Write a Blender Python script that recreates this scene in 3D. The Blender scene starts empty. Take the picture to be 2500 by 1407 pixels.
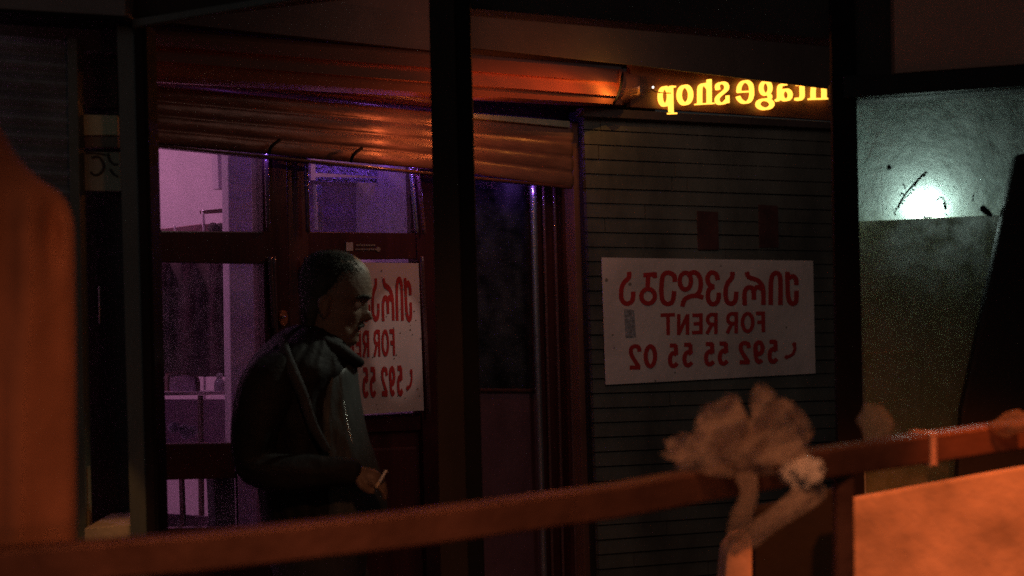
import bpy, bmesh, math, random
from mathutils import Vector, Matrix, noise
R = math.radians
sc = bpy.context.scene
C = sc.collection
random.seed(5)
# ------------------------------------------------------------------ camera
LENS = 50.0
F = 2500*LENS/36.0
CZ = 1.5
camd = bpy.data.cameras.new("camera"); cam = bpy.data.objects.new("camera", camd); C.objects.link(cam)
camd.lens = LENS; camd.sensor_width = 36; camd.clip_end = 300; camd.clip_start = 0.05
CM = Matrix.Translation((0,0,CZ)) @ Matrix.Rotation(R(90),4,'X') @ Matrix.Rotation(R(-0.6),4,'Z')
cam.matrix_world = CM
sc.camera = cam
camd.dof.use_dof = True; camd.dof.focus_distance = 5.5; camd.dof.aperture_fstop = 2.5
# ------------------------------------------------------------------ world + exposure (night)
w = bpy.data.worlds.new("World"); sc.world = w; w.use_nodes = True
nt = w.node_tree; bg = nt.nodes["Background"]
sky = nt.nodes.new("ShaderNodeTexSky"); sky.sky_type = 'NISHITA'; sky.sun_disc = False
sky.sun_elevation = R(2); sky.sun_rotation = R(200); sky.dust_density = 4
hsv = nt.nodes.new("ShaderNodeHueSaturation"); hsv.inputs["Saturation"].default_value = 0.08
nt.links.new(sky.outputs[0], hsv.inputs["Color"]); nt.links.new(hsv.outputs[0], bg.inputs[0])
bg.inputs[1].default_value = 0.0125
sc.view_settings.view_transform = 'Standard'; sc.view_settings.look = 'None'
sc.view_settings.exposure = 0; sc.view_settings.gamma = 1
sc.cycles.use_denoising = False
sc.cycles.max_bounces = 6; sc.cycles.sample_clamp_indirect = 1.0
# ------------------------------------------------------------------ projection helpers
def ray(x, y): return (CM.to_3x3() @ Vector(((x-1250)/F, -(y-703.5)/F, -1)))
O = Vector((0,0,CZ))
def P(x, y, D):
    d = ray(x, y); return O + d*(D/d.y)
class Plane:
    """vertical plane: passes (0,D0), runs towards right vanishing offset K px (depth grows to the right); n points to camera"""
    def __init__(s, D0, K=None):
        s.p = Vector((0,D0,0))
        d = Vector((1,0,0)) if K is None else Vector((K/F,1,0)).normalized()
        s.d = d; s.n = Vector((d.y,-d.x,0))
        if s.n.y > 0: s.n = -s.n
    def at(s, x, y, off=0):
        d = ray(x, y); p = s.p + s.n*off
        return O + d*((p-O).dot(s.n)/d.dot(s.n))
FR = Plane(4.0)              # shop front frame
FI = Plane(4.15)
RL = Plane(6.0, 2700)        # door facade seen beyond
RR = Plane(6.0, 4700)        # sided wall beyond
# ------------------------------------------------------------------ lamps
def lamp(name, kind, loc, col, e, size=.1, aim=None, spot=None, blend=.5):
    l = bpy.data.lights.new(name, kind); o = bpy.data.objects.new(name, l); C.objects.link(o)
    l.energy = e; l.color = col; o.location = loc
    if kind == 'AREA': l.size = size
    else: l.shadow_soft_size = size
    if spot: l.spot_size = R(spot); l.spot_blend = blend
    if aim is not None: o.rotation_euler = (Vector(aim)-Vector(loc)).to_track_quat('-Z','Y').to_euler()
    return o
# sodium street light: unseen spots added for low wall, tarpaulin and railing
lamp("street_lamp_light", 'SPOT', (1.35,2.1,2.5), (1,.195,.038), 128, .08, aim=(1.2,3.2,.72), spot=46, blend=.35)
lamp("left_street_light", 'SPOT', (1.6,-1.0,1.2), (1,.33,.15), 27, .15, aim=P(40,850,2.2), spot=30, blend=.8)
lamp("railing_street_light", 'SPOT', (.15,.95,2.9), (1,.36,.15), 66, .1, aim=(.2,2.3,1.25), spot=64, blend=.7)
lamp("step_fill_light", 'SPOT', (-1.22,3.5,1.6), (1,.42,.11), 5, 0, aim=P(250,1330,3.98), spot=24, blend=.5)  # added unseen spot close above the door step, tints it orange
lamp('knot_light','SPOT',(.35,1.35,2.0),(1,.42,.2),11,.03,aim=P(1962,1150,2.33),spot=8,blend=.8)  # added narrow spot that brightens only the bag knot
# added unseen cold spot, rims the man from the right
lamp("cold_rim_light", 'SPOT', (.75,4.8,2.6), (.95,1,.80), 40, .04, aim=P(890,760,4.2), spot=19, blend=1)
# added unseen area fill for the sided wall and its banner
lamp("wall_fill_light", 'AREA', (1.0,4.7,2.75), (1,.72,.62), 2.9, .5, aim=RR.at(1750,800))
# ------------------------------------------------------------------ materials
M = {}
def mat(name, col, rough=.6, metal=0., var=.25, scale=6., bump=.15, stretch=(1,1,1), emit=None, es=0, detail=6, coat=0, spec=.5):
    if name in M: return M[name]
    m = bpy.data.materials.new(name); m.use_nodes = True; t = m.node_tree; b = t.nodes["Principled BSDF"]
    b.inputs["Base Color"].default_value = (*col,1); b.inputs["Roughness"].default_value = rough; b.inputs["Metallic"].default_value = metal
    b.inputs["Specular IOR Level"].default_value = spec
    if coat: b.inputs["Coat Weight"].default_value = coat; b.inputs["Coat Roughness"].default_value = .15
    tc = t.nodes.new("ShaderNodeTexCoord"); mp = t.nodes.new("ShaderNodeMapping"); mp.inputs["Scale"].default_value = stretch
    t.links.new(tc.outputs["Object"], mp.inputs[0])
    n = t.nodes.new("ShaderNodeTexNoise"); n.inputs["Scale"].default_value = scale; n.inputs["Detail"].default_value = detail; n.inputs["Roughness"].default_value = .62
    t.links.new(mp.outputs[0], n.inputs["Vector"])
    if var:
        r = t.nodes.new("ShaderNodeValToRGB")
        r.color_ramp.elements[0].position = .3; r.color_ramp.elements[1].position = .7
        r.color_ramp.elements[0].color = (*[c*(1-var) for c in col],1); r.color_ramp.elements[1].color = (*[min(1,c*(1+var)) for c in col],1)
        t.links.new(n.outputs[0], r.inputs[0]); t.links.new(r.outputs[0], b.inputs["Base Color"])
    n2 = t.nodes.new("ShaderNodeTexNoise"); n2.inputs["Scale"].default_value = scale*5; n2.inputs["Detail"].default_value = 4
    t.links.new(mp.outputs[0], n2.inputs["Vector"])
    if bump:
        bp = t.nodes.new("ShaderNodeBump"); bp.inputs["Strength"].default_value = bump; bp.inputs["Distance"].default_value = .01
        t.links.new(n2.outputs[0], bp.inputs["Height"]); t.links.new(bp.outputs[0], b.inputs["Normal"])
    mr = t.nodes.new("ShaderNodeMapRange"); mr.inputs[3].default_value = max(0.02,rough-.1); mr.inputs[4].default_value = min(1,rough+.1)
    t.links.new(n2.outputs[0], mr.inputs[0]); t.links.new(mr.outputs[0], b.inputs["Roughness"])
    if emit: b.inputs["Emission Color"].default_value = (*emit,1); b.inputs["Emission Strength"].default_value = es
    M[name] = m; return m
def glassmat(name, dirt=.06, tint=(1,1,1), scale=9, gloss=.1):
    m = bpy.data.materials.new(name); m.use_nodes = True; t = m.node_tree; t.nodes.clear()
    out = t.nodes.new("ShaderNodeOutputMaterial"); tr = t.nodes.new("ShaderNodeBsdfTransparent"); tr.inputs[0].default_value = (*tint,1)
    gl = t.nodes.new("ShaderNodeBsdfGlossy"); gl.inputs["Roughness"].default_value = .0
    ts = t.nodes.new("ShaderNodeBsdfTranslucent"); df = t.nodes.new("ShaderNodeBsdfDiffuse"); ts.inputs[0].default_value=(.7,.75,.72,1); df.inputs[0].default_value=(.5,.5,.48,1)
    mixd = t.nodes.new("ShaderNodeMixShader"); t.links.new(ts.outputs[0], mixd.inputs[1]); t.links.new(df.outputs[0], mixd.inputs[2])
    m1 = t.nodes.new("ShaderNodeMixShader"); fr = t.nodes.new("ShaderNodeFresnel"); fr.inputs[0].default_value = 1.3
    t.links.new(fr.outputs[0], m1.inputs[0]); t.links.new(tr.outputs[0], m1.inputs[1]); t.links.new(gl.outputs[0], m1.inputs[2])
    tc = t.nodes.new("ShaderNodeTexCoord"); n = t.nodes.new("ShaderNodeTexNoise"); n.inputs["Scale"].default_value = scale; n.inputs["Detail"].default_value = 10; n.inputs["Roughness"].default_value=.75
    t.links.new(tc.outputs["Object"], n.inputs["Vector"])
    mr = t.nodes.new("ShaderNodeMapRange"); mr.inputs[1].default_value=.42; mr.inputs[2].default_value=.75; mr.inputs[3].default_value = dirt*.3; mr.inputs[4].default_value = min(.9,dirt*3)
    t.links.new(n.outputs[0], mr.inputs[0])
    m2 = t.nodes.new("ShaderNodeMixShader"); t.links.new(mr.outputs[0], m2.inputs[0]); t.links.new(m1.outputs[0], m2.inputs[1]); t.links.new(mixd.outputs[0], m2.inputs[2])
    t.links.new(m2.outputs[0], out.inputs[0]); return m
def emis(name, col, s):
    m = bpy.data.materials.new(name); m.use_nodes = True; t = m.node_tree; b = t.nodes["Principled BSDF"]
    b.inputs["Base Color"].default_value=(*col,1); b.inputs["Emission Color"].default_value=(*col,1); b.inputs["Emission Strength"].default_value=s; return m
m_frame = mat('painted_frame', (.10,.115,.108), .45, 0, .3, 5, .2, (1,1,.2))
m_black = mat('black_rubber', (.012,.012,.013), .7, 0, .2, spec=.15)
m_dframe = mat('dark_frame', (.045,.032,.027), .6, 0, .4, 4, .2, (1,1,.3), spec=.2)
m_beam = mat('dark_beam', (.07,.052,.048), .75, 0, .35, 3, .3)  # plain dark brown tone with random variation
m_wood = mat('red_wood', (.075,.023,.024), .33, 0, .4, 3, .15, (3,3,.4), coat=.3)
m_wood2 = mat('brown_wood', (.10,.036,.03), .4, 0, .4, 3, .2, (3,3,.4), coat=.2)
m_shut = mat('shutter_metal', (.27,.14,.11), .38, .35, .35, 4, .2, (.6,.6,3))
m_shutd = mat('grey_shutter_metal', (.17,.18,.18), .5, .2, .35, 5, .2)
m_copper = mat('copper_housing', (.62,.22,.13), .3, .45, .2, 1.5, .015, (.3,.3,1))
m_siding = mat('green_grey_siding', (.10,.105,.09), .7, 0, .5, 2.6, .35, (1,1,.6))
m_plaster = mat('plaster', (.55,.5,.47), .85, 0, .15, 2.5, .3)
m_white = mat('banner_vinyl', (.70,.62,.58), .6, 0, .2, 2.2, .5)
m_red = mat('red_print', (.45,.03,.03), .6, 0, .12, 5, .05)
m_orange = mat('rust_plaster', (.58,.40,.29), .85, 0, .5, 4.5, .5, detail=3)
m_rail = mat('rusty_rail', (.18,.08,.055), .5, .3, .35, 7, .3, spec=.3)
m_bag = None
m_int = mat('lilac_room_wall', (.62,.52,.60), .85, 0, .06, 1.5, .1)
m_glass = glassmat('door_glass', .035, (.96,.95,.97))
m_dirty = glassmat('dirty_glass', .08, (.95,1,.98), 14)
# ------------------------------------------------------------------ object helpers
def tag(o, label, cat, group=None):
    o['label'] = label; o['category'] = cat; o['kind'] = 'thing'
    if group: o['group'] = group
    return o
def obj(name, bm, m, parent=None, smooth=False, recalc=True):
    if recalc: bmesh.ops.recalc_face_normals(bm, faces=bm.faces)
    me = bpy.data.meshes.new(name); bm.to_mesh(me); bm.free()
    if m: me.materials.append(m)
    if smooth:
        for p in me.polygons: p.use_smooth = True
    o = bpy.data.objects.new(name, me); C.objects.link(o)
    if parent:
        o.parent = parent; o.matrix_parent_inverse = parent.matrix_world.inverted()
    return o
def thing(name, label, cat, loc=(0,0,0), group=None):
    o = bpy.data.objects.new(name, None); C.objects.link(o); o.location = loc; o.empty_display_size=.1
    o.matrix_world = Matrix.Translation(loc)
    return tag(o, label, cat, group)
def poly(bm, pts, ext):
    vs = [bm.verts.new(p) for p in pts]; vb = [bm.verts.new(p+ext) for p in pts]
    bm.faces.new(vs); bm.faces.new(vb[::-1]); n=len(pts)
    for i in range(n): bm.faces.new((vs[i],vb[i],vb[(i+1)%n],vs[(i+1)%n]))
def slabbm(pix, pl, off=0, th=.05, bm=None, bev=0):
    bm = bm or bmesh.new()
    poly(bm, [pl.at(x,y,off) for x,y in pix], -pl.n*th)
    if bev:
        bmesh.ops.recalc_face_normals(bm, faces=bm.faces)
        bmesh.ops.bevel(bm, geom=list(bm.edges), offset=bev, segments=2, affect='EDGES', profile=.6)
    return bm
def slab(name, pix, pl, off, th, m, parent=None, bev=.003):
    return obj(name, slabbm(pix,pl,off,th,bev=bev), m, parent)
def box(bm, c, s):
    r = bmesh.ops.create_cube(bm, size=1)
    bmesh.ops.scale(bm, vec=s, verts=r['verts']); bmesh.ops.translate(bm, vec=c, verts=r['verts']); return r['verts']
def ribbed(bm, quad, pl, off, n, depth, profile, seg=6, nu=24, th=.02):
    """strip surface between quad TL,TR,BR,BL with n ribs; profile(t)->0..1; closed at the back"""
    TL,TR,BR,BL = [pl.at(x,y,off) for x,y in quad]
    rows=[]
    for i in range(n*seg+1):
        v=i/(n*seg); t=(i%seg)/seg if i<n*seg else 1.0
        h=profile(t)*depth; row=[]
        for k in range(nu+1):
            u=k/nu; a=TL.lerp(TR,u); b=BL.lerp(BR,u); wob=.0015*noise.noise(Vector((u*9,v*n*1.7,off*7)))
            row.append(bm.verts.new(a.lerp(b,v)+pl.n*(h+wob)))
        rows.append(row)
    for i in range(len(rows)-1):
        for k in range(nu): bm.faces.new((rows[i][k],rows[i][k+1],rows[i+1][k+1],rows[i+1][k]))
    bk=[bm.verts.new(p-pl.n*th) for p in (TL,TR,BR,BL)]
    bm.faces.new(bk)
    bm.faces.new([bk[0]]+rows[0]+[bk[1]]); bm.faces.new([bk[3]]+rows[-1]+[bk[2]])
    bm.faces.new([r[0] for r in rows]+[bk[3],bk[0]]); bm.faces.new([r[-1] for r in rows]+[bk[2],bk[1]])
def catmull(pts, n=6, closed=False):
    out=[]; N=len(pts)
    rng = range(N) if closed else range(N-1)
    for i in rng:
        g=(lambda k: pts[k%N]) if closed else (lambda k: pts[max(0,min(N-1,k))])
        p0,p1,p2,p3=g(i-1),g(i),g(i+1),g(i+2)
        for k in range(n):
            t=k/n
            out.append(tuple(.5*((2*b)+(-a+c)*t+(2*a-5*b+4*c-d)*t*t+(-a+3*b-3*c+d)*t**3) for a,b,c,d in zip(p0,p1,p2,p3)))
    if not closed: out.append(tuple(pts[-1]))
    return out
def ribbon2d(pts, w, closed=False, rnd=True):
    """left and right outlines of a stroke"""
    n=len(pts); L=[];Rr=[]
    for i,p in enumerate(pts):
        if closed: a=pts[i-1]; b=pts[(i+1)%n]
        else: a=pts[max(0,i-1)]; b=pts[min(n-1,i+1)]
        dx,dy=b[0]-a[0],b[1]-a[1]; l=math.hypot(dx,dy) or 1
        nx,ny=-dy/l,dx/l; ww=w/2
        L.append((p[0]+nx*ww,p[1]+ny*ww)); Rr.append((p[0]-nx*ww,p[1]-ny*ww))
    return L,Rr
def stroke(bm, pts, w, fn, ext, closed=False, smooth=True, capr=.35):
    pts=[tuple(p) for p in pts]
    if smooth and len(pts)>2: pts=catmull(pts,5,closed)
    L,Rr=ribbon2d(pts,w,closed)
    if not closed:   # small round caps
        for end in (0,-1):
            a=pts[end]; b=pts[1 if end==0 else -2]; dx,dy=a[0]-b[0],a[1]-b[1]; l=math.hypot(dx,dy) or 1; dx/=l;dy/=l
            q=(a[0]+dx*w*.12, a[1]+dy*w*.12); nx,ny=-dy,dx; s=-1 if end==0 else 1
            l2=(q[0]+nx*w*capr*s,q[1]+ny*w*capr*s); r2=(q[0]-nx*w*capr*s,q[1]-ny*w*capr*s)
            if end==0: L.insert(0,l2); Rr.insert(0,r2)
            else: L.append(l2); Rr.append(r2)
    VL=[fn(*p) for p in L]; VR=[fn(*p) for p in Rr]
    fl=[bm.verts.new(p) for p in VL]; fr=[bm.verts.new(p) for p in VR]; bl=[bm.verts.new(p+ext) for p in VL]; br=[bm.verts.new(p+ext) for p in VR]
    n=len(fl)
    for i in range(n if closed else n-1):
        j=(i+1)%n
        bm.faces.new((fl[i],fl[j],fr[j],fr[i])); bm.faces.new((bl[i],br[i],br[j],bl[j]))
        bm.faces.new((fl[i],bl[i],bl[j],fl[j])); bm.faces.new((fr[i],fr[j],br[j],br[i]))
    if not closed:
        bm.faces.new((fl[0],fr[0],br[0],bl[0])); bm.faces.new((fl[-1],bl[-1],br[-1],fr[-1]))
def ell(cx,cy,rx,ry,n=10): return [(cx+rx*math.cos(2*math.pi*i/n),cy+ry*math.sin(2*math.pi*i/n)) for i in range(n)]
def tube(bm, pts, rads, seg=16, n=5, flat=None, caps=True, nz=0, nf=8.0, seed=0):
    """smooth tube through 3-D points; rads scalar radii; flat=(fx) scales second axis"""
    P4=[(*p,r) for p,r in zip(pts,rads)]
    S=catmull(P4,n) if len(P4)>2 else [tuple(P4[0][k]+(P4[1][k]-P4[0][k])*i/n for k in range(4)) for i in range(n+1)]
    rings=[]; up=None
    for i,s in enumerate(S):
        p=Vector(s[:3]); a=Vector(S[max(0,i-1)][:3]); b=Vector(S[min(len(S)-1,i+1)][:3]); t=(b-a).normalized()
        if up is None:
            up=Vector((0,1,0)) if abs(t.y)<.9 else Vector((0,0,1))
        up=(up-t*up.dot(t)).normalized(); sd=t.cross(up)
        ring=[]
        for k in range(seg):
            an=2*math.pi*k/seg; r=s[3]
            if nz: r*=1+nz*noise.noise(Vector((math.cos(an)*1.7+seed,math.sin(an)*1.7,p.length*nf+i*.13)))
            ring.append(bm.verts.new(p+up*math.cos(an)*r*(flat or 1)+sd*math.sin(an)*r))
        rings.append(ring)
    for i in range(len(rings)-1):
        for k in range(seg): bm.faces.new((rings[i][k],rings[i][(k+1)%seg],rings[i+1][(k+1)%seg],rings[i+1][k]))
    if caps:
        for r,e in ((rings[0],0),(rings[-1],-1)):
            s=S[e]; q=S[1 if e==0 else -2]; d=(Vector(s[:3])-Vector(q[:3])).normalized()
            c=bm.verts.new(Vector(s[:3])+d*s[3]*.55)
            mid=[bm.verts.new(Vector(s[:3])+(v.co-Vector(s[:3]))*.7+d*s[3]*.38) for v in r]
            for k in range(seg):
                bm.faces.new((r[k],r[(k+1)%seg],mid[(k+1)%seg],mid[k])); bm.faces.new((mid[k],mid[(k+1)%seg],c))
def remesh(o, vox, smooth=True):
    md=o.modifiers.new('r','REMESH'); md.mode='VOXEL'; md.voxel_size=vox; md.use_smooth_shade=smooth
    dg=bpy.context.evaluated_depsgraph_get(); me=bpy.data.meshes.new_from_object(o.evaluated_get(dg))
    o.modifiers.clear(); o.data=me
    for p in me.polygons: p.use_smooth=True
    return o
# ------------------------------------------------------------------ SETTING
bm=bmesh.new(); bmesh.ops.create_grid(bm,x_segments=2,y_segments=2,size=60)
g=obj('ground',bm,mat('asphalt',(.05,.05,.05),.85,0,.3,8,.5)); g['kind']='structure'
bm=bmesh.new(); box(bm,(0,2.4,.06),(9,3.0,.12)); g=obj('pavement',bm,mat('paving_stone',(.22,.2,.18),.8,0,.3,5,.5)); g['kind']='structure'

# ------------------------------------------------------------------ SHOP FRONT FRAME (foremost facade)
m_rebate=mat('dark_rebate',(.022,.018,.02),.7,0,.3,spec=.1)
t=thing('shopfront_frame','grey painted metal shopfront frame with tall posts on both sides of the man','shopfront frame',(0,4,0))
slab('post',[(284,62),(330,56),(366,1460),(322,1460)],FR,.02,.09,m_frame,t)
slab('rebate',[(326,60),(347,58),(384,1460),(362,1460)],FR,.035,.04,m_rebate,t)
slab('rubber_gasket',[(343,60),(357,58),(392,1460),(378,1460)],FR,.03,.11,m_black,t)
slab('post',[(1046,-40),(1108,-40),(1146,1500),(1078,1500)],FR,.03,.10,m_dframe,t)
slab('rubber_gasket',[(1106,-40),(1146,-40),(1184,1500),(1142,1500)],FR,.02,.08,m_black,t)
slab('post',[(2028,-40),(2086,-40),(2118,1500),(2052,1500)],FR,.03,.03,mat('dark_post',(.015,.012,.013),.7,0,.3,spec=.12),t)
slab('lintel',[(303,46),(1050,-44),(1050,-90),(303,-40)],FR,.04,.1,m_dframe,t)
slab('lintel_bead',[(322,68),(760,-8),(760,-24),(322,46)],FR,.06,.03,m_frame,t)
slab('pane_bead',[(2086,540),(2097,540),(2116,1230),(2104,1230)],FR,.01,.03,mat('pale_frame',(.3,.34,.34),.4),t)
# deep header above the openings, between middle and right post
slab('header',[(1140,-60),(2070,-60),(2070,100),(1140,20)],FI,0,.12,m_beam,t)
# soffit box at top left
s=thing('awning_box','grey awning box along the top left corner of the photo','awning box',(-1.3,3.9,0))
slab('casing',[(-60,-60),(306,-60),(306,40),(-60,18)],FR,.12,.2,mat('grey_casing',(.19,.18,.18),.6,0,.2,4,.2),s)
slab('back_cover',[(-80,20),(340,40),(340,130),(-80,110)],FR,-.16,.05,m_beam,s)
slab('drip_edge',[(-60,19),(306,41),(306,49),(-60,27)],FR,.13,.2,m_black,s)
# brown panel + lintel at top right
t2=thing('sign_panel','plain brown fascia panel in the top right corner above the lit pane','panel',(1.3,3.9,0))
slab('board',[(2182,-60),(2600,-60),(2600,150),(2185,180)],FR,.03,.04,mat('brown_board',(.70,.34,.25),.7,0,.12,2,.2),t2)
slab('lintel_lip',[(2060,184),(2185,182),(2600,152),(2600,203),(2092,238),(2060,240)],FR,.05,.2,mat('black_lintel',(.012,.009,.010),.6,0,.3),t2)
slab('back_board',[(2060,-60),(2190,-60),(2190,190),(2060,190)],FR,-.01,.04,m_beam,t2)

# ------------------------------------------------------------------ LEFT SHUTTER beyond the left post
t=thing('roller_shutter','dark grey closed roller shutter at the left edge behind the blurred orange tarpaulin','roller shutter',(-1.6,4.1,0))
bm=bmesh.new(); slatp=lambda v: math.sin(math.pi*min(1,v*1.12)) if v<.89 else -.3
ribbed(bm,[(-80,78),(166,100),(190,1460),(-80,1480)],FI,0,31,.010,slatp)
obj('curtain',bm,m_shutd,t)
slab('guide_rail',[(163,92),(188,94),(214,1460),(186,1460)],FI,.03,.06,mat('green_guide',(.12,.13,.10),.5),t)
# side passage between shutter and post
t=thing('notice_board','weathered cream notice board with dark handwriting between shutter and left post','notice board',P(240,380,4.2))
slab('board',[(189,279),(286,282),(287,330),(190,330)],FI,-.02,.03,mat('cream_board',(.70,.66,.40),.7,0,.12,5,.2),t)
slab('ledge',[(190,333),(287,333),(288,360),(191,360)],FI,-.035,.03,mat('brown_ledge',(.28,.22,.17),.7),t)
slab('lower_board',[(192,370),(292,372),(296,467),(194,465)],FI,-.02,.03,mat('olive_board',(.42,.40,.29),.7,0,.2,4,.3),t)
bm=bmesh.new(); fn=lambda x,y: FI.at(150+x/4.688,200+y/4.688,-.016)
stroke(bm,[(345,870),(420,860),(470,920),(480,990),(440,1050),(380,1070),(335,1035)],26,fn,-FI.n*.003)
stroke(bm,[(530,820),(545,890),(590,940),(640,945)],24,fn,-FI.n*.003)
stroke(bm,[(555,1000),(585,1050),(640,1085)],24,fn,-FI.n*.003)
stroke(bm,[(280,815),(400,820),(500,835)],22,fn,-FI.n*.003)
obj('handwriting',bm,mat('brown_ink',(.06,.04,.03),.7),t)
t=thing('passage_door','near black wooden door in the narrow gap left of the left post','door',P(250,900,4.25))
Fd=Plane(4.28)
slab('leaf',[(170,90),(310,90),(350,1480),(190,1480)],Fd,0,.04,mat('black_wood',(.016,.008,.009),.5,0,.5),t)
slab('upper_panel',[(190,100),(286,105),(287,265),(190,262)],Fd,.02,.02,mat('olive_red_panel',(.05,.03,.016),.6,0,.6,3),t)
slab('kick_plate',[(190,1140),(214,1140),(222,1420),(194,1420)],Fd,.15,.03,mat('olive_plate',(.3,.24,.13),.6),t)
bm=bmesh.new(); tube(bm,[Fd.at(242,700,.04),Fd.at(243,745,.045),Fd.at(243,790,.04)],[.0025]*3,8); obj('door_handle',bm,mat('steel',(.5,.48,.45),.25,.9),t,True)
t=slab('door_step',[(206,1290),(335,1279),(335,1330),(206,1336)],FI,.13,.3,mat('step_stone',(.55,.45,.33),.7,0,.25,9,.3)); tag(t,'pale stone door step glowing orange at the foot of the left post','step')

# ------------------------------------------------------------------ FAR FACADE LEFT: shutter, housing, doors (plane RL)
t=thing('roller_shutter','red brown roller shutter half raised over the shop doors with copper box at its end','roller shutter',RL.at(900,300)*1)
prof=lambda v: (math.sin(math.pi*v)**.6)
bm=bmesh.new(); ribbed(bm,[(330,205),(1100,277),(1100,417),(330,347)],RL,.10,4,.008,prof,seg=8,nu=60)
obj('curtain',bm,m_shut,t,True)
bm=bmesh.new(); ribbed(bm,[(1100,285),(1396,313),(1398,458),(1100,417)],RL,.10,4,.007,prof,seg=8,nu=40)
obj('curtain',bm,m_shut,t,True)
slab('bottom_bar',[(330,347),(1398,455),(1398,461),(330,354)],RL,.115,.04,m_wood2,t)
for px in (655,855):
    bm=bmesh.new(); tube(bm,[RL.at(px+28,342+(px-655)*.1,.14),RL.at(px+8,358+(px-655)*.1,.15),RL.at(px+2,375+(px-655)*.1,.14)],[.006]*3,8); obj('locking_lug',bm,m_black,t,True)
bm=bmesh.new(); ribbed(bm,[(330,135),(1110,240),(1110,277),(330,205)],RL,.03,2,.01,prof); obj('lath_stack',bm,m_shut,t,True)
# housing: faceted long box
def facets(bm, lines, offs, pl, x0, x1, nu=30):
    rows=[]
    for (yl,yr),o in zip(lines,offs):
        rows.append([bm.verts.new(pl.at(x0+(x1-x0)*k/nu, yl+(yr-yl)*k/nu, o)) for k in range(nu+1)])
    for i in range(len(rows)-1):
        for k in range(nu): bm.faces.new((rows[i][k],rows[i][k+1],rows[i+1][k+1],rows[i+1][k]))
    for e in (0,-1): bm.faces.new([r[e] for r in rows])
    bm.faces.new((rows[0][0],rows[0][-1],rows[-1][-1],rows[-1][0]))
bm=bmesh.new()
facets(bm,[(66,163),(78,170),(105,203),(109,206),(143,236),(147,239),(180,256),(196,264),(198,265)],[.02,.13,.235,.222,.262,.248,.24,.15,.02],RL,300,1518)
h=obj('housing',bm,m_copper,t)
bm=bmesh.new()
facets(bm,[(164,174),(169,177),(196,193),(240,226),(262,240),(262,240)],[.02,.16,.245,.255,.17,.02],RL,1512,1562,6)
obj('end_cap',bm,m_copper,h,True)
bm=bmesh.new(); ce=[RL.at(x,y,o) for x,y,o in ((1519,166,.06),(1520,176,.16),(1518,196,.26),(1512,225,.275),(1500,250,.25),(1485,264,.15))]
tube(bm,ce,[.006]*6,8); obj('seam',bm,m_black,h,True)
slab('top_strip',[(1150,276),(1392,296),(1392,312),(1150,288)],RL,.12,.05,mat('olive_strip',(.30,.30,.22),.6),t)
# dark underside fascia between housing and the curtain
slab('back_plate',[(300,40),(1600,160),(1600,310),(300,210)],RL,-.02,.03,m_beam,t)

# door set (joined frame)
t=thing('shop_entrance','dark red wooden shop entrance with two leaves and glass panes behind the man','door',RL.at(800,1400))
def fs(pix,off=.0,th=.06,name='rail',m=None,bev=.004,par=None): return slab(name,pix,RL,off,th,m or m_wood,par or t,bev)
fs([(330,563),(648,566),(650,645),(330,640)],name='mid_rail')
fs([(330,1086),(572,1082),(574,1168),(330,1174)],name='lower_rail')
fs([(330,1292),(760,1285),(760,1500),(330,1500)],name='kick_board')
fs([(640,330),(700,330),(716,1500),(660,1500)],name='stile',m=m_wood)
fs([(700,330),(750,330),(766,1500),(716,1500)],off=-.012,name='stile',m=m_wood2)
# beads with highlights
for px0,y0,px1,y1,nm in ((650,372,655,563,'bead'),(659,630,668,800,'bead'),(668,630,676,900,'bead'),(747,396,752,566,'bead'),(746,630,750,700,'bead'),(1030,628,1048,1010,'bead'),(1020,415,1036,570,'bead')):
    bm=bmesh.new(); tube(bm,[RL.at(px0,y0,.012),RL.at((px0+px1)/2,(y0+y1)/2,.012),RL.at(px1,y1,.012)],[.008]*3,10); obj(nm,bm,mat('varnished_bead',(.14,.07,.07),.16,0,.2,3,.3,(1,1,6),coat=1),t,True)
# door leaf (right)
d=thing('door_leaf','x','x'); del d['label']; del d['category']; del d['kind']; d.parent=t; d.matrix_parent_inverse=t.matrix_world.inverted()
dm=m_wood
slab('top_rail',[(750,566),(1040,570),(1042,632),(750,636)],RL,-.015,.05,dm,d)
slab('hinge_stile',[(1012,395),(1066,400),(1100,1500),(1046,1500)],RL,-.008,.05,mat('dark_red_wood',(.07,.02,.022),.35,0,.4,3,.2,coat=.2),d)
slab('lower_rail',[(760,1022),(1044,1008),(1046,1050),(760,1062)],RL,-.018,.05,mat('dark_red_wood',(.07,.02,.022)),d)
slab('panel',[(760,1060),(1048,1048),(1080,1500),(762,1500)],RL,-.03,.04,dm,d)
slab('raised_field',[(790,1100),(1020,1090),(1040,1480),(790,1480)],RL,-.022,.02,dm,d,.01)
slab('pane',[(744,640),(1030,640),(1044,1016),(750,1020)],RL,-.03,.006,m_glass,d,0)
# key plate
bm=bmesh.new(); c=RL.at(693,777,.012)
vs=bmesh.ops.create_cylinder if False else None
ring=ell(693,777,10,19,20); poly(bm,[RL.at(x,y,.014) for x,y in ring],-RL.n*.012)
kp=obj('key_plate',bm,mat('brass_plate',(.75,.26,.12),.35,.6,.2,20,.2),t)
bm=bmesh.new(); tube(bm,[RL.at(692,772,.016),RL.at(692,775,.03)],[.006,.006],10); obj('key_cylinder',bm,mat('steel',(.5,.48,.45)),kp,True)
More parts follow.
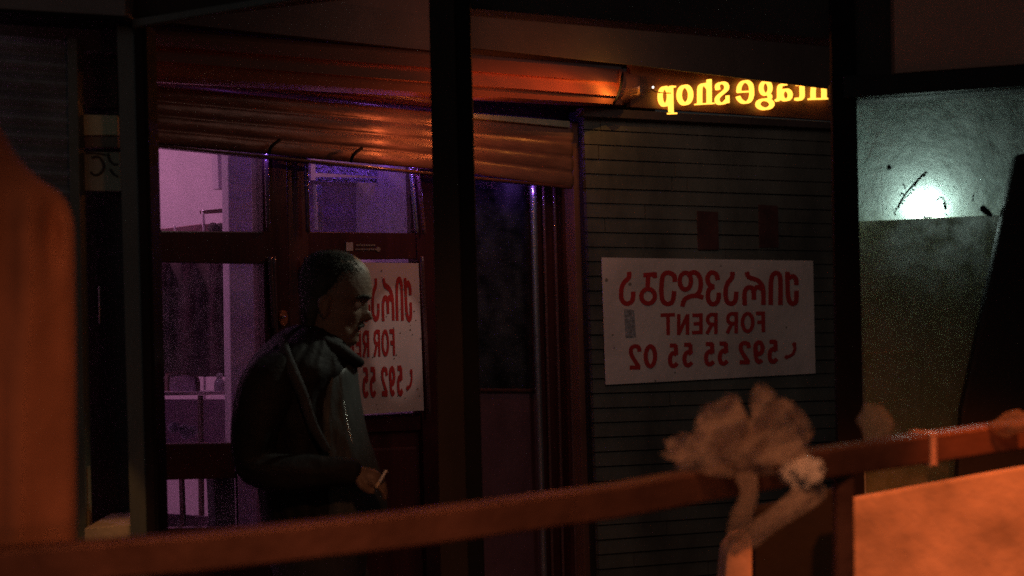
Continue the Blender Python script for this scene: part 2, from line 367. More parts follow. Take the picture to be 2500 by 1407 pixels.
# opening hours sticker above the door
st=slab('sticker',[(845,592),(862,592),(862,613),(845,613)],RL,-.012,.002,mat('sticker_white',(.5,.48,.46),.6),d,0)
bm=bmesh.new()
for x,y,ww,hh in ((870,597,44,4),(868,607,52,4)):
    k=0
    while k<ww:
        l=random.choice((3,4,5)); poly(bm,[RL.at(*q,-.012) for q in ((x+k,y),(x+k+l,y),(x+k+l,y+hh),(x+k,y+hh))],-RL.n*.002); k+=l+1.2
poly(bm,[RL.at(x,y,-.012) for x,y in ell(924,609,5,6,12)],-RL.n*.002)
obj('small_lettering',bm,mat('grey_print',(.26,.25,.22),.6),d)
# transom panes
slab('pane',[(335,345),(642,372),(646,566),(335,566)],RL,-.03,.006,m_glass,t,0)
slab('pane',[(335,640),(646,645),(660,1086),(335,1090)],RL,-.03,.006,m_glass,t,0)
slab('pane',[(748,385),(1016,410),(1030,572),(752,570)],RL,-.03,.006,m_glass,t,0)

# narrow side light (x 1100..1400)
t=thing('side_window','narrow shop window with violet lit metal edge between middle post and the sided wall','window',RL.at(1250,1400))
def ss(pix,off,th,name,m,bev=.004): return slab(name,pix,RL,off,th,m,t,bev)
ss([(1310,440),(1345,443),(1372,1500),(1338,1500)],0,.08,'stile',m_wood)
ss([(1345,443),(1372,446),(1400,1500),(1372,1500)],-.025,.08,'stile',mat('dark_red_wood',(.07,.02,.022)))
ss([(1372,446),(1404,449),(1436,1500),(1400,1500)],.01,.08,'stile',m_wood)
for a in (1326,1352,1383):
    bm=bmesh.new(); tube(bm,[RL.at(a,452,.014),RL.at(a+11,900,.014),RL.at(a+25,1480,.014)],[.007]*3,10); obj('bead',bm,M['varnished_bead'],t,True)
ss([(1090,956),(1325,956),(1340,1500),(1090,1500)],-.03,.04,'lower_panel',mat('plum_panel',(.17,.085,.11),.5,0,.2))
ss([(1090,948),(1325,950),(1325,958),(1090,956)],-.02,.03,'sill',m_wood2)
ss([(1090,400),(1310,430),(1325,950),(1090,948)],-.045,.006,'pane',m_glass,0)
bm=bmesh.new(); tube(bm,[RL.at(1301,448,.02),RL.at(1310,800,.02),RL.at(1330,1480,.02)],[.0145]*3,20); obj('metal_edge',bm,mat('polished_edge',(.6,.6,.65),.3,.9,.1,5,.1),t,True)
# reddish pilaster between door set and siding
t=slab('pilaster',[(1396,300),(1434,296),(1470,1500),(1432,1500)],RL,.06,.2,mat('red_brown_pilaster',(.20,.095,.07),.6,0,.3,3,.3)); tag(t,'reddish brown pilaster between the narrow window and the grey sided wall','pilaster')

# ------------------------------------------------------------------ INTERIOR OF THE VIOLET SHOP
def ip(x,y,back): return RL.at(x,y,-back)
rm=thing('shop_interior','lilac painted shop room glowing violet behind the door panes','room',RL.at(700,1400,-1))
bm=bmesh.new()
a,b2,c2,d2=ip(40,1900,2.6),ip(1500,1900,1.8),ip(1500,-100,1.8),ip(40,-100,2.6)
# room shell in plane coordinates
def RLp(s,n,z): q=RL.p+RL.d*s-RL.n*n; return Vector((q.x,q.y,z))
def quad(bm,*p): bm.faces.new([bm.verts.new(q) for q in p])
s0,s1,zb,zt,dp=-2.6,-.47,0.14,3.1,2.4
quad(bm,RLp(s0,dp,zb),RLp(s1,dp,zb),RLp(s1,dp,zt),RLp(s0,dp,zt))
quad(bm,RLp(s0,.1,zb),RLp(s0,dp,zb),RLp(s0,dp,zt),RLp(s0,.1,zt))
quad(bm,RLp(s1,.1,zb),RLp(s1,.1,zt),RLp(s1,dp,zt),RLp(s1,dp,zb))
quad(bm,RLp(s0,.1,zt),RLp(s0,dp,zt),RLp(s1,dp,zt),RLp(s1,.1,zt))
obj('wall',bm,m_int,rm)
bm=bmesh.new(); quad(bm,RLp(s0,.1,zb),RLp(s1,.1,zb),RLp(s1,dp,zb),RLp(s0,dp,zb)); obj('floor_slab',bm,mat('dark_floor',(.2,.15,.17),.4),rm)
# pillar seen in left window
slab('pillar',[(556,330),(760,330),(760,1500),(572,1500)],RL,-.5,.04,m_int,rm,.005)
slab('darkening_panel',[(300,975),(620,975),(620,1110),(300,1110)],RL,-1.1,.03,mat('darkening_plum',(.26,.17,.25),.8,0,.2),rm)  # added dark panel, tones down the bright wall behind the table
slab('ceiling_beam',[(528,300),(600,300),(600,466),(534,462)],RL,-.9,.04,m_int,rm)
lamp('violet_room_light','AREA',RLp(-1.75,1.5,2.9),(1,.46,.68),15,.5,aim=RLp(-1.6,2.3,1.6))
lamp('violet_front_light','AREA',RLp(-1.45,.28,2.95),(.8,.36,.9),2.2,.3,aim=RLp(-1.4,.9,1.2))
# LED strip on a metal rack visible in the transom
led=emis('violet_led',(.30,.10,1),5)
tk=thing('led_shelf','crinkled foil shelf edge lit violet by a strip lamp in the door transom','shelf',ip(870,430,.35))
bm=bmesh.new()
foil=mat('crinkled_foil',(.7,.68,.8),.22,.85,.1,30,1.0)
for (yl,yr,dy) in ((396,410,26),(432,436,12)):
    rows=[]
    for i in range(7):
        rows.append([bm.verts.new(ip(770+(980-770)*k/60, yl+(yr-yl)*k/60+dy*i/6, .33+.012*noise.noise(Vector((k*.55,i*.8,yl))))) for k in range(61)])
    for i in range(6):
        for k in range(60): bm.faces.new((rows[i][k],rows[i][k+1],rows[i+1][k+1],rows[i+1][k]))
obj('foil_edge',bm,foil,tk,recalc=False)
slab('side_panel',[(772,450),(786,450),(790,562),(776,562)],RL,-.3,.02,mat('polished_edge',(.5,.5,.55)),tk)
slab('strip_light',[(770,378),(1000,400),(1000,404),(770,382)],RL,-.27,.01,led,tk,0)
slab('side_panel',[(968,412),(992,412),(1004,566),(980,566)],RL,-.28,.03,mat('dark_olive_side',(.1,.1,.09),.5),tk)
slab('back_board',[(752,440),(1010,440),(1020,570),(756,570)],RL,-.45,.02,mat('plum_back',(.42,.3,.42),.8,0,.15),tk)
bm=bmesh.new(); tube(bm,[RL.at(1003,408,-.012),RL.at(1010,490,-.012),RL.at(1018,568,-.012)],[.008]*3,12); obj('metal_edge',bm,mat('polished_edge',(.5,.5,.55)),tk,True)
lamp('led_light_transom','POINT',RL.at(985,398,-.2),(.28,.10,1),2.2,.012)
lamp('transom_edge_fill','POINT',RL.at(1009,415,.035),(.3,.12,1),.35,0)  # added unseen point, puts a violet glint on the transom metal edge
lamp('side_edge_fill','POINT',RL.at(1297,452,.05),(.36,.14,1),.30,0)  # added unseen point for the violet reflection on the side window edge
lamp('left_stile_fill','POINT',RL.at(648,385,.035),(.25,.12,1),.12,0)  # added unseen point, violet highlight down the left stile
# mirror frame / rack seen in the upper left pane
t=thing('display_rack','slim dark clothes rack with bright chrome upright seen through upper left pane','rack',ip(500,560,1.2))
chrome=mat('chrome',(.85,.8,.85),.12,1,.05)
bm=bmesh.new(); tube(bm,[ip(496,514,1.2),ip(498,640,1.2),ip(500,1080,1.2)],[.008]*3,10); obj('upright',bm,chrome,t,True)
slab('top_bar',[(497,514),(570,507),(570,518),(500,523)],RL,-1.19,.03,m_wood2,t,.002)
slab('shelf_edge',[(340,566),(497,547),(570,547),(570,566)],RL,-1.25,.03,mat('rosy_edge',(.4,.2,.22),.6),t,.002)
bm=bmesh.new(); tube(bm,[ip(427,553,1.2),ip(427,566,1.2)],[.005,.005],8); obj('hook',bm,chrome,t,True)
lamp('rack_glint_light','POINT',RLp(-2.0,.8,2.3),(.9,.6,1),1.5,0)  # added unseen point to make the chrome rack glint
# dark hanging clothes / hat on rack
bm=bmesh.new()
for x,y,r in ((520,556,.018),(538,560,.022),(552,562,.02)):
    r_=bmesh.ops.create_icosphere(bm,subdivisions=2,radius=r*1.3); bmesh.ops.translate(bm,vec=ip(x,y,1.17),verts=r_['verts'])
o=obj('hat_pile',bm,mat('dark_felt',(.05,.035,.04),.9),None,True); tag(o,'dark lumpy hats stacked on the rack below its top bar','hats')
# curtain in the lower left pane
bm=bmesh.new(); rows=[]
for i in range(14):
    y=640+(920-640)*i/13; rows.append([bm.verts.new(ip(330+(556-330)*k/80, y, .8+.05*math.sin(k*.27+i*.03+1.4*noise.noise(Vector((k*.07,i*.1,0))))*(1-.3*i/13))) for k in range(81)])
for i in range(13):
    for k in range(80): bm.faces.new((rows[i][k],rows[i][k+1],rows[i+1][k+1],rows[i+1][k]))
o=obj('curtain',bm,mat('maroon_curtain',(.10,.06,.07),.7,0,.3,6,.2,(4,4,.3)),None,True,recalc=False); tag(o,'dark maroon curtain hanging in folds inside the lower left pane','curtain')
# table and items behind it
t=thing('display_table','low display table with thin metal edge inside lower left pane','table',ip(480,1080,.7))
slab('table_top',[(330,958),(566,956),(566,964),(330,967)],RL,-.62,.25,mat('pale_edge',(.6,.5,.55),.3,.4),t,.002)
slab('leg',[(372,966),(380,966),(384,1300),(376,1300)],RL,-.64,.02,m_wood2,t,.002)
slab('leg',[(490,966),(497,966),(500,1300),(493,1300)],RL,-.64,.02,m_wood2,t,.002)
t=thing('clothes_pile','crumpled blue grey cloth heaped under the display table','clothes',ip(440,1060,.9))
bm=bmesh.new()
for x,y,r in ((425,1046,.022),(448,1050,.026),(470,1054,.02),(455,1062,.024)):
    r_=bmesh.ops.create_icosphere(bm,subdivisions=3,radius=r)
    for v in r_['verts']: v.co*=1+.35*noise.noise(v.co*22+Vector((x,0,0)))
    bmesh.ops.translate(bm,vec=ip(x,y,.75),verts=r_['verts'])
obj('cloth',bm,mat('blue_grey_cloth',(.26,.26,.38),.8),t,True)
t=thing('framed_picture','small arched mirror frame standing on the display table','frame',ip(450,950,.72))
bm=bmesh.new(); fn=lambda x,y: ip(x,y,.68)
stroke(bm,[(412,956),(413,918),(430,912),(462,914),(484,925),(486,956)],5,fn,-RL.n*.02); obj('frame',bm,m_wood,t)
slab('mirror_glass',[(414,955),(414,920),(462,916),(484,927),(485,955)],RL,-.69,.01,mat('mirror_lilac',(.55,.45,.6),.25,.5),t,0)
t=thing('glass_jar','little glass jar with pale lid beside the pillar on the display table','jar',ip(535,955,.66))
bm=bmesh.new(); tube(bm,[ip(536,955,.66),ip(536,936,.66),ip(536,925,.66)],[.02,.021,.012],14); obj('jar',bm,mat('jar_glass',(.4,.35,.4),.1,0,.1),t,True)
bm=bmesh.new(); tube(bm,[ip(536,921,.66),ip(536,915,.66)],[.013,.013],14); obj('lid',bm,mat('pale_lid',(.5,.45,.45),.4),t,True)
# lower post and purple base seen through the lowest pane
slab('pane',[(335,1170),(575,1168),(578,1292),(335,1294)],RL,-.03,.006,m_glass,bpy.data.objects['shop_entrance'],0)
t=thing('shoe_bench','dark bench end with thin upright inside the lowest left pane','bench',ip(540,1290,.35))
slab('end_panel',[(520,1150),(580,1150),(584,1320),(528,1320)],RL,-.35,.04,mat('black_bench',(.03,.025,.04),.5),t)
slab('upright',[(444,1150),(450,1150),(456,1300),(449,1300)],RL,-.5,.02,m_wood,t,.001)
slab('plinth',[(330,1250),(520,1262),(530,1380),(330,1380)],RL,-.62,.05,mat('plum_plinth',(.3,.2,.26),.7),t)
# dim shelf behind the narrow window
t=thing('glass_cabinet','dim cabinet with two thin shelves behind the narrow window','cabinet',RL.at(1240,950,-.4))
slab('upright',[(1199,725),(1204,725),(1209,866),(1204,866)],RL,-.3,.015,m_wood2,t,.001)
slab('upright',[(1206,740),(1210,740),(1214,866),(1210,866)],RL,-.3,.015,m_wood2,t,.001)
slab('shelf',[(1212,766),(1312,766),(1312,770),(1212,770)],RL,-.3,.05,m_wood2,t,.001)
slab('shelf',[(1150,864),(1318,858),(1318,863),(1150,869)],RL,-.3,.05,m_wood2,t,.001)
slab('back_panel',[(1212,772),(1312,772),(1316,858),(1214,862)],RL,-.36,.01,mat('dim_back',(.06,.055,.05),.7),t,.001)
bm=bmesh.new(); tube(bm,[RL.at(1290,930,-.25),RL.at(1288,900,-.25),RL.at(1285,880,-.25)],[.022,.028,.018],14,nz=.3); o=obj('blue_bundle',bm,mat('navy_cloth',(.06,.08,.14),.8),None,True); tag(o,'small navy cloth bundle on the bottom of the dim cabinet','bundle')
bm=bmesh.new(); tube(bm,[RL.at(1288,934,-.25),RL.at(1288,948,-.25)],[.04,.04],14); 
obj('cabinet_base',bm,m_wood,t,True)

# ------------------------------------------------------------------ FAR FACADE RIGHT: sided wall, fascia, glowing sign, banner
t=thing('sided_wall','green grey wall clad in narrow horizontal boards behind the for rent banner','wall',RR.at(1750,1400))
bm=bmesh.new(); rows=34
TL,TR,BR,BL=(1424,282),(2090,318),(2100,1440),(1466,1500)
def gp(u,v,off): 
    a=(TL[0]+(TR[0]-TL[0])*u,TL[1]+(TR[1]-TL[1])*u); b=(BL[0]+(BR[0]-BL[0])*u,BL[1]+(BR[1]-BL[1])*u)
    return RR.at(a[0]+(b[0]-a[0])*v,a[1]+(b[1]-a[1])*v,off)
for i in range(rows):
    u=0; off=random.choice((.25,.4,.6,1))
    cuts=[0]+sorted(random.uniform(.05,.95) for _ in range(random.choice((0,1,1,2))))+[1]
    for a,b in zip(cuts[:-1],cuts[1:]):
        j=random.uniform(-.0012,.0012); v0=i/rows; v1=(i+1)/rows-.0021; jj=random.uniform(-.0008,.0008)
        q=[gp(a+.0015,v0,j),gp(b-.0015,v0+jj,j),gp(b-.0015,v1+jj,.006+j),gp(a+.0015,v1,.006+j)]
        poly(bm,q,-RR.n*.02)
obj('cladding',bm,m_siding,t)
slab('backing',[(1424,270),(2100,310),(2100,1500),(1466,1500)],RR,-.008,.1,mat('siding_backing',(.035,.035,.032),.9),t,0)
# fascia behind the letters and overhanging beam above
t=thing('fascia','dark red brown fascia with slim cornice carrying the glowing letters','fascia',RR.at(1800,250))
slab('board',[(1540,140),(2110,190),(2110,300),(1540,262)],RR,.02,.03,mat('fascia_board',(.13,.05,.033),.45,0,.35,3,.25,(.5,.5,2)),t)
slab('cornice',[(1424,262),(2100,302),(2100,318),(1424,284)],RR,.05,.05,m_beam,t)
t=slab('upper_beam',[(1100,-80),(2110,-80),(2110,228),(1570,162),(1100,112)],RR,.10,.012,mat('upper_beam_wall',(.055,.042,.038),.8,0,.3,2,.4)); tag(t,'wide dark beam that hides the tops of the glowing letters','beam')
t=slab('upper_wall',[(300,-100),(1110,-100),(1110,130),(300,44)],RL,.05,.1,mat('upper_wall_paint',(.11,.08,.08),.8,0,.3,2,.4)); tag(t,'dark plain wall above the red brown shutter box','wall')
# glowing letters
zx=lambda x,y: RR.at(1550+x/4.545,130+y/4.545,.05)
NE=thing('neon_sign','glowing yellow mirror-written letters reading ntage shop, tops hidden by beam','neon sign',RR.at(1800,240))
m_neon=emis('neon_yellow',(1,.46,.055),2.4)
def glyph(strokes,name='letter'):
    bm=bmesh.new()
    for k,s in enumerate(strokes):
        pts,wd=s[0],s[1]; cl=len(s)>2 and s[2]
        stroke(bm,pts,wd*.62,lambda x,y,k=k: zx(x,y)+RR.n*.0007*k,-RR.n*.02,closed=cl,capr=.42)
    return obj(name,bm,m_neon,NE)
glyph([([(412,372),(415,520),(418,668)],46),([(412,368),(455,372)],26),([(358,672),(466,668)],28),(ell(345,478,52,100,12),44,True)])
glyph([(ell(572,462,64,100,12),46,True)])
glyph([([(840,292),(841,420),(841,556)],44),([(735,560),(735,430),(742,370),(775,345),(812,355),(838,395)],44),([(690,566),(775,562)],24),([(792,560),(884,556)],24)])
glyph([([(937,402),(935,350),(985,326),(1028,345),(1034,395),(995,435),(945,478),(928,520),(952,556),(1005,552),(1040,520)],38),([(1044,470),(1044,550)],22),([(934,340),(934,405)],20)])
glyph([([(1170,430),(1175,375),(1205,325),(1255,310),(1300,345),(1312,410),(1310,480),(1278,538),(1222,545),(1180,515),(1162,480)],38),([(1165,430),(1310,422)],26)])
glyph([(ell(1468,385,50,72,12),36,True),([(1490,450),(1512,470),(1512,500),(1480,508)],30),(ell(1457,565,78,52,12),42,True)])
glyph([([(1690,345),(1640,352),(1622,385),(1622,450),(1618,500),(1590,525)],40),(ell(1690,462,50,58,12),38,True)])
glyph([([(1872,300),(1872,400),(1872,480),(1845,512),(1805,505)],42),([(1815,352),(1900,350)],24)])
glyph([([(1995,500),(1995,410),(2010,360),(2060,335),(2105,360),(2115,415),(2115,500)],44),([(1950,508),(2048,506)],26),([(2066,506),(2170,502)],26)])
bm=bmesh.new(); tube(bm,[zx(160,390),zx(250,435),zx(400,445)],[.003]*3,8); obj('cable',bm,mat('copper_wire',(.5,.25,.1),.3,.8),NE,True)
bm=bmesh.new(); bmesh.ops.create_icosphere(bm,subdivisions=2,radius=.005); bmesh.ops.translate(bm,vec=zx(168,385)+RR.n*.02,verts=bm.verts); obj('indicator_lamp',bm,emis('white_dot',(1,.9,.8),3),NE,True)
lamp('housing_end_fill','POINT',RL.at(1508,212,.315),(1,.42,.07),.9,0)  # added unseen point, makes the hot spot on the housing end
for hx,he in ((1160,.10),(1225,.20),(1300,.32),(1380,.52),(1450,.85)):
    lamp('housing_fill','POINT',RL.at(hx,140+(hx-1150)*.08,.37),(1,.20,.04),he,0)  # added unseen points, imitate the letters mirrored in the metal
lamp('shutter_fill','POINT',RL.at(1045,335,.24),(1,.25,.07),.42,0)  # added unseen points that brighten the shutter curtain
lamp('shutter_fill','POINT',RL.at(1195,322,.24),(1,.25,.06),.40,0)
lamp('shutter_fill','POINT',RL.at(1300,380,.5),(1,.22,.10),.7,0)

# ---- banners
Z=lambda x,y:(1400+x/3.518,580+y/3.518)
WQ=[(1469,629),(1985,637),(1991,912),(1479,940)]
DQ=[(746,639),(1022,643),(1035,1002),(756,1021)]
def uv(x,y):
    u=.5
    for _ in range(4):
        v0=WQ[0][1]+(WQ[1][1]-WQ[0][1])*u; v1=WQ[3][1]+(WQ[2][1]-WQ[3][1])*u; v=(y-v0)/(v1-v0)
        x0=WQ[0][0]+(WQ[3][0]-WQ[0][0])*v; x1=WQ[1][0]+(WQ[2][0]-WQ[1][0])*v; u=(x-x0)/(x1-x0)
    return u,v
def onq(Q,u,v):
    a=(Q[0][0]+(Q[1][0]-Q[0][0])*u,Q[0][1]+(Q[1][1]-Q[0][1])*u); b=(Q[3][0]+(Q[2][0]-Q[3][0])*u,Q[3][1]+(Q[2][1]-Q[3][1])*u)
    return a[0]+(b[0]-a[0])*v, a[1]+(b[1]-a[1])*v
U={'2':[[(.05,.24),(.15,.06),(.5,0),(.85,.08),(.93,.28),(.75,.52),(.12,.97)],[(.02,1),(1,1)]],
   '5':[[(.92,.02),(.15,.02)],[(.2,.02),(.14,.45)],[(.14,.46),(.5,.37),(.85,.5),(.95,.72),(.78,.95),(.4,1),(.03,.88)]],
   '9':[[(.95,.3),(.95,.55),(.8,.88),(.5,1),(.12,.92)]]}
TOP=[[(478,300),(476,345),(432,392),(412,450),(416,535),(458,570),(505,545),(515,470)],
 [(605,325),(640,330),(637,420)],[(640,322),(700,315)],[(698,305),(700,345)],
 [(872,378),(862,325),(812,303),(772,325),(758,400),(757,490),(772,550),(812,572),(852,548),(866,465)],
 [(985,318),(1045,300),(1088,350),(1090,440),(1060,492),(1000,508),(955,535),(936,590)],[(1050,498),(1112,515)],
 [(1240,362),(1225,315),(1182,302),(1152,345),(1165,402),(1205,424)],[(1205,424),(1165,450),(1155,510),(1172,560),(1208,572),(1242,545),(1250,478)],
 [(1366,300),(1362,345),(1325,392),(1308,455),(1315,540),(1352,570),(1390,545),(1400,470)],
 [(1490,300),(1508,340),(1580,368),(1622,415),(1632,490),(1632,575)],[(1472,580),(1470,480),(1492,435),(1530,432),(1548,470),(1550,530)],[(1548,460),(1580,425),(1615,440)],
 [(1695,575),(1697,390),(1712,325),(1745,305),(1772,330),(1779,400),(1779,575)],
 [(1838,300),(1842,470),(1855,545),(1885,570),(1913,545),(1915,462)],[(1842,355),(1882,332),(1912,360),(1914,405)]]
TOPC=[(ell(642,505,58,62,12)),(ell(962,375,48,72,12))]
LAT=[[(752,668),(868,664)],[(812,668),(814,836)],
 [(905,835),(905,662)],[(905,828),(980,668)],[(980,662),(980,832)],
 [(1095,655),(1096,828)],[(1095,668),(1026,669)],[(1095,741),(1036,742)],[(1095,815),(1024,818)],
 [(1224,652),(1224,826)],[(1224,664),(1180,664),(1156,685),(1156,722),(1180,745),(1224,745)],[(1190,745),(1148,826)],
 [(1400,645),(1398,820)],[(1400,658),(1352,657),(1330,680),(1330,716),(1354,738),(1400,738)],[(1362,738),(1322,820)],
 [(1630,640),(1632,810)],[(1630,652),(1572,652)],[(1630,728),(1584,728)]]
LATC=[ell(1497,730,44,76,12)]
DIG=[('2',488,572,934,1118),('5',826,892,925,1105),('5',950,1018,918,1098),('5',1136,1204,912,1090),('5',1254,1322,908,1084),('2',1432,1512,906,1072),('9',1562,1624,896,1070),('5',1682,1748,892,1066)]
DIGC=[ell(662,1020,40,86,12),ell(1594,950,31,50,12)]
PH=[(1890,910),(1903,955),(1880,1005),(1835,1028)]
def banner(Q,pl,off,parent,clipu=None):
    groups=[('georgian_line',[],),('for_rent_line',[]),('phone_number',[])]
    def mk(name,items):
        bm=bmesh.new(); k=0
        for pts,wd,cl in items:
            if clipu and min(uv(*Z(*p))[0] for p in pts)<clipu: pass
            fn=lambda x,y,k=k: pl.at(*onq(Q,*uv(*Z(x,y))),off+.0004+.00012*k)
            stroke(bm,pts,wd,fn,-pl.n*.0002,closed=cl,capr=.46); k+=1
        return obj(name,bm,m_red,parent)
    mk('georgian_lettering',[(p,40,False) for p in TOP]+[(p,38,True) for p in TOPC])
    mk('for_rent_lettering',[(p,31,False) for p in LAT]+[(p,31,True) for p in LATC])
    dig=[]
    for ch,x0,x1,y0,y1 in DIG:
        for s in U[ch]: dig.append(([(x1-(x1-x0)*a,y0+(y1-y0)*b) for a,b in s],36,False))
    mk('phone_number_lettering',dig+[(p,36,True) for p in DIGC]+[(PH,26,False),([(1897,905),(1899,925)],32,False),([(1822,1020),(1840,1034)],30,False)])
def sheet(Q,pl,off,name,m,parent):
    bm=bmesh.new(); n=20; g=[]
    for j in range(n+1):
        g.append([bm.verts.new(pl.at(*onq(Q,i/n,j/n),off-.0002)) for i in range(n+1)])
    for j in range(n):
        for i in range(n): bm.faces.new((g[j][i],g[j][i+1],g[j+1][i+1],g[j+1][i]))
    ex=bmesh.ops.extrude_face_region(bm,geom=list(bm.faces)); bmesh.ops.translate(bm,vec=-pl.n*.003,verts=[v for v in ex['geom'] if isinstance(v,bmesh.types.BMVert)])
    return obj(name,bm,m,parent)
t=thing('rent_banner','wide white banner in red mirror writing on the grey sided wall','banner',RR.at(1730,930))
sheet(WQ,RR,.012,'sheet',m_white,t); banner(WQ,RR,.012,t)
bm=bmesh.new(); poly(bm,[RR.at(x,y,.0127) for x,y in ((1524,755),(1548,757),(1553,824),(1527,826))],-RR.n*.0003)
obj('torn_sticker',bm,mat('torn_sticker_grey',(.33,.34,.35),.5,0,.6,60,.3),t)
bm=bmesh.new()
for x,y,r in ((1481,684,4),(1538,694,4),(1648,910,2),(1499,849,2),(1496,818,2),(1920,800,2),(1600,930,2),(1760,650,2)):
    poly(bm,[RR.at(a,b,.0127) for a,b in ell(x,y,r,r*1.1,8)],-RR.n*.0003)
obj('stains',bm,mat('stain',(.22,.2,.17),.8),t)
t=thing('rent_poster','narrow white poster in red mirror writing on the door in front of the man','poster',RL.at(900,1020))
sheet(DQ,RL,.004,'sheet',mat('poster_paper',(.74,.66,.64),.6,0,.1,5,.06),t); banner(DQ,RL,.004,t)
bm=bmesh.new(); random.seed(3)
for _ in range(46):
    x,y,r=random.uniform(890,1030),random.uniform(650,1000),random.uniform(.7,2.0)
    poly(bm,[RL.at(a,b,.0065) for a,b in ell(x,y,r,r,7)],-RL.n*.0003)
obj('stains',bm,mat('stain',(.22,.2,.17)),t)
lamp('poster_fill','SPOT',(.3,4.7,2.2),(1,.66,.58),6.5,0,aim=RL.at(970,830),spot=15,blend=.5)  # added unseen spot that brightens the door poster
for x,y0,y1,wd,lb in ((1728,515,610,50,'faint dark red patch above the banner middle'),(1876,500,605,46,'faint dark red patch above the banner right end')):
    o=slab('red_patch',[(x-wd/2,y0),(x+wd/2,y0+3),(x+wd/2+2,y1),(x-wd/2+2,y1)],RR,.010,.004,mat('dull_red_patch',(.075,.03,.026),.7,0,.5,9,.1),None,0); tag(o,lb,'notice')  # thin dull red plate on the boards

# ------------------------------------------------------------------ RIGHT: lit dirty pane
FB=Plane(4.287); FW=Plane(4.22)
t=thing('lit_niche','pale wall of the niche glowing white green around a bare bulb at right','niche',P(2300,1200,4.4))
slab('back_wall',[(2040,150),(2620,120),(2620,1500),(2060,1500)],FB,0,.05,mat('niche_wall',(.58,.64,.61),.8,0,.28,5,.4),t,0)
bm=bmesh.new(); box(bm,(1.004,4.215,1.3),(.008,.16,2.6)); obj('side_wall',bm,M['niche_wall'],t)
bm=bmesh.new(); box(bm,(1.42,4.20,P(2330,190,4.2).z+.03),(.8,.18,.03)); obj('top_wall',bm,m_beam,t)
t=thing('bare_bulb','bright white bare bulb hanging just above the olive board','bulb',P(2265,510,4.256))
bm=bmesh.new(); r_=bmesh.ops.create_uvsphere(bm,u_segments=20,v_segments=14,radius=.022); bmesh.ops.translate(bm,vec=P(2265,510,4.256),verts=bm.verts)
obj('bulb_glass',bm,emis('bulb_white',(.80,1,.93),80),t,True)
bm=bmesh.new(); tube(bm,[P(2265,530,4.262),P(2265,575,4.262)],[.014,.013],14); obj('socket',bm,m_black,t,True)
t=slab('wooden_board',[(2092,541),(2452,524),(2620,520),(2620,1500),(2118,1500)],FW,0,.012,mat('olive_wood_board',(.30,.26,.13),.7,0,.25,3,.3,(3,3,.3))); tag(t,'olive brown wooden board standing below the bright bulb','board')
t=slab('leaning_plank',[(2478,392),(2486,378),(2500,374),(2620,380),(2620,1300),(2330,1300),(2348,1000)],FR,.06,.04,mat('dark_plank',(.012,.009,.009),.7,0,.3),None,.01); tag(t,'tall dark plank leaning at the right edge in front of the lit niche','plank')
t=thing('dirty_window','dirty scratched glass pane over the lit niche','window pane',FR.at(2300,1200))
slab('glass',[(2088,236),(2620,196),(2620,1240),(2108,1215)],FR,-.02,.004,m_dirty,t,0)
zz=lambda x,y: FR.at(2040+x/2.345,100+y/2.345,-.017)
bm=bmesh.new()
for pts,wd in (([(150,582),(300,595),(520,612)],9),([(258,690),(264,850),(270,1000)],8),([(245,520),(215,600),(190,665)],15),([(485,550),(455,600),(410,660)],7),([(385,440),(395,490)],12),([(570,370),(850,405)],6),([(560,480),(530,465)],8)):
    stroke(bm,pts,wd,zz,FR.n*.0006)
mm=glassmat('pale_scratch_reflection',.35,(1,1,1),30); obj('scratch_reflection',bm,mm,t)  # scratches, with the upright stroke drawn in for a reflected edge
bm=bmesh.new(); random.seed(11)
for _ in range(150):
    x,y=random.uniform(100,1000),random.uniform(640,1000); r=random.uniform(1.5,6); a=random.uniform(0,3)
    stroke(bm,[(x,y),(x+r*2*math.cos(a),y+r*2*math.sin(a))],r,lambda p,q,k=_: zz(p,q)+FR.n*.00002*k,FR.n*.0005,smooth=False)
obj('dirt_specks',bm,glassmat('speck',.5,(.9,1,1),40),t)
bm=bmesh.new(); pp=[(522,750),(485,780),(440,830),(405,870),(375,915),(355,955)]
stroke(bm,pp,11,zz,FR.n*.004); stroke(bm,[(350,965),(335,985),(345,1000)],6,zz,FR.n*.004)
stroke(bm,[(395,885),(375,870),(370,890)],7,zz,FR.n*.004); stroke(bm,[(400,850),(385,815)],6,zz,FR.n*.004)
stroke(bm,[(575,915),(605,895),(625,920)],8,zz,FR.n*.004); stroke(bm,[(622,925),(628,965)],15,zz,FR.n*.004); stroke(bm,[(625,985),(635,1000)],6,zz,FR.n*.004)
stroke(bm,[(790,880),(782,920)],6,zz,FR.n*.004)
for i in range(16):
    k=i/15; x=520-170*k; y=752+205*k; a=random.uniform(0,6.3); stroke(bm,[(x,y),(x+14*math.cos(a),y+14*math.sin(a))],7,lambda p,q,i=i:zz(p,q)+FR.n*.0003*i,FR.n*.004,smooth=False)
poly(bm,[zz(*p) for p in ell(305,725,12,16,12)],FR.n*.004)
obj('dried_twig',bm,m_black,t)
bm=bmesh.new(); tube(bm,[zz(838,955),zz(860,975),zz(890,1000)],[.009,.009,.006],12); o=obj('hook',bm,m_black,None,True); tag(o,'small black round ended hook above the board by the leaning plank','hook')

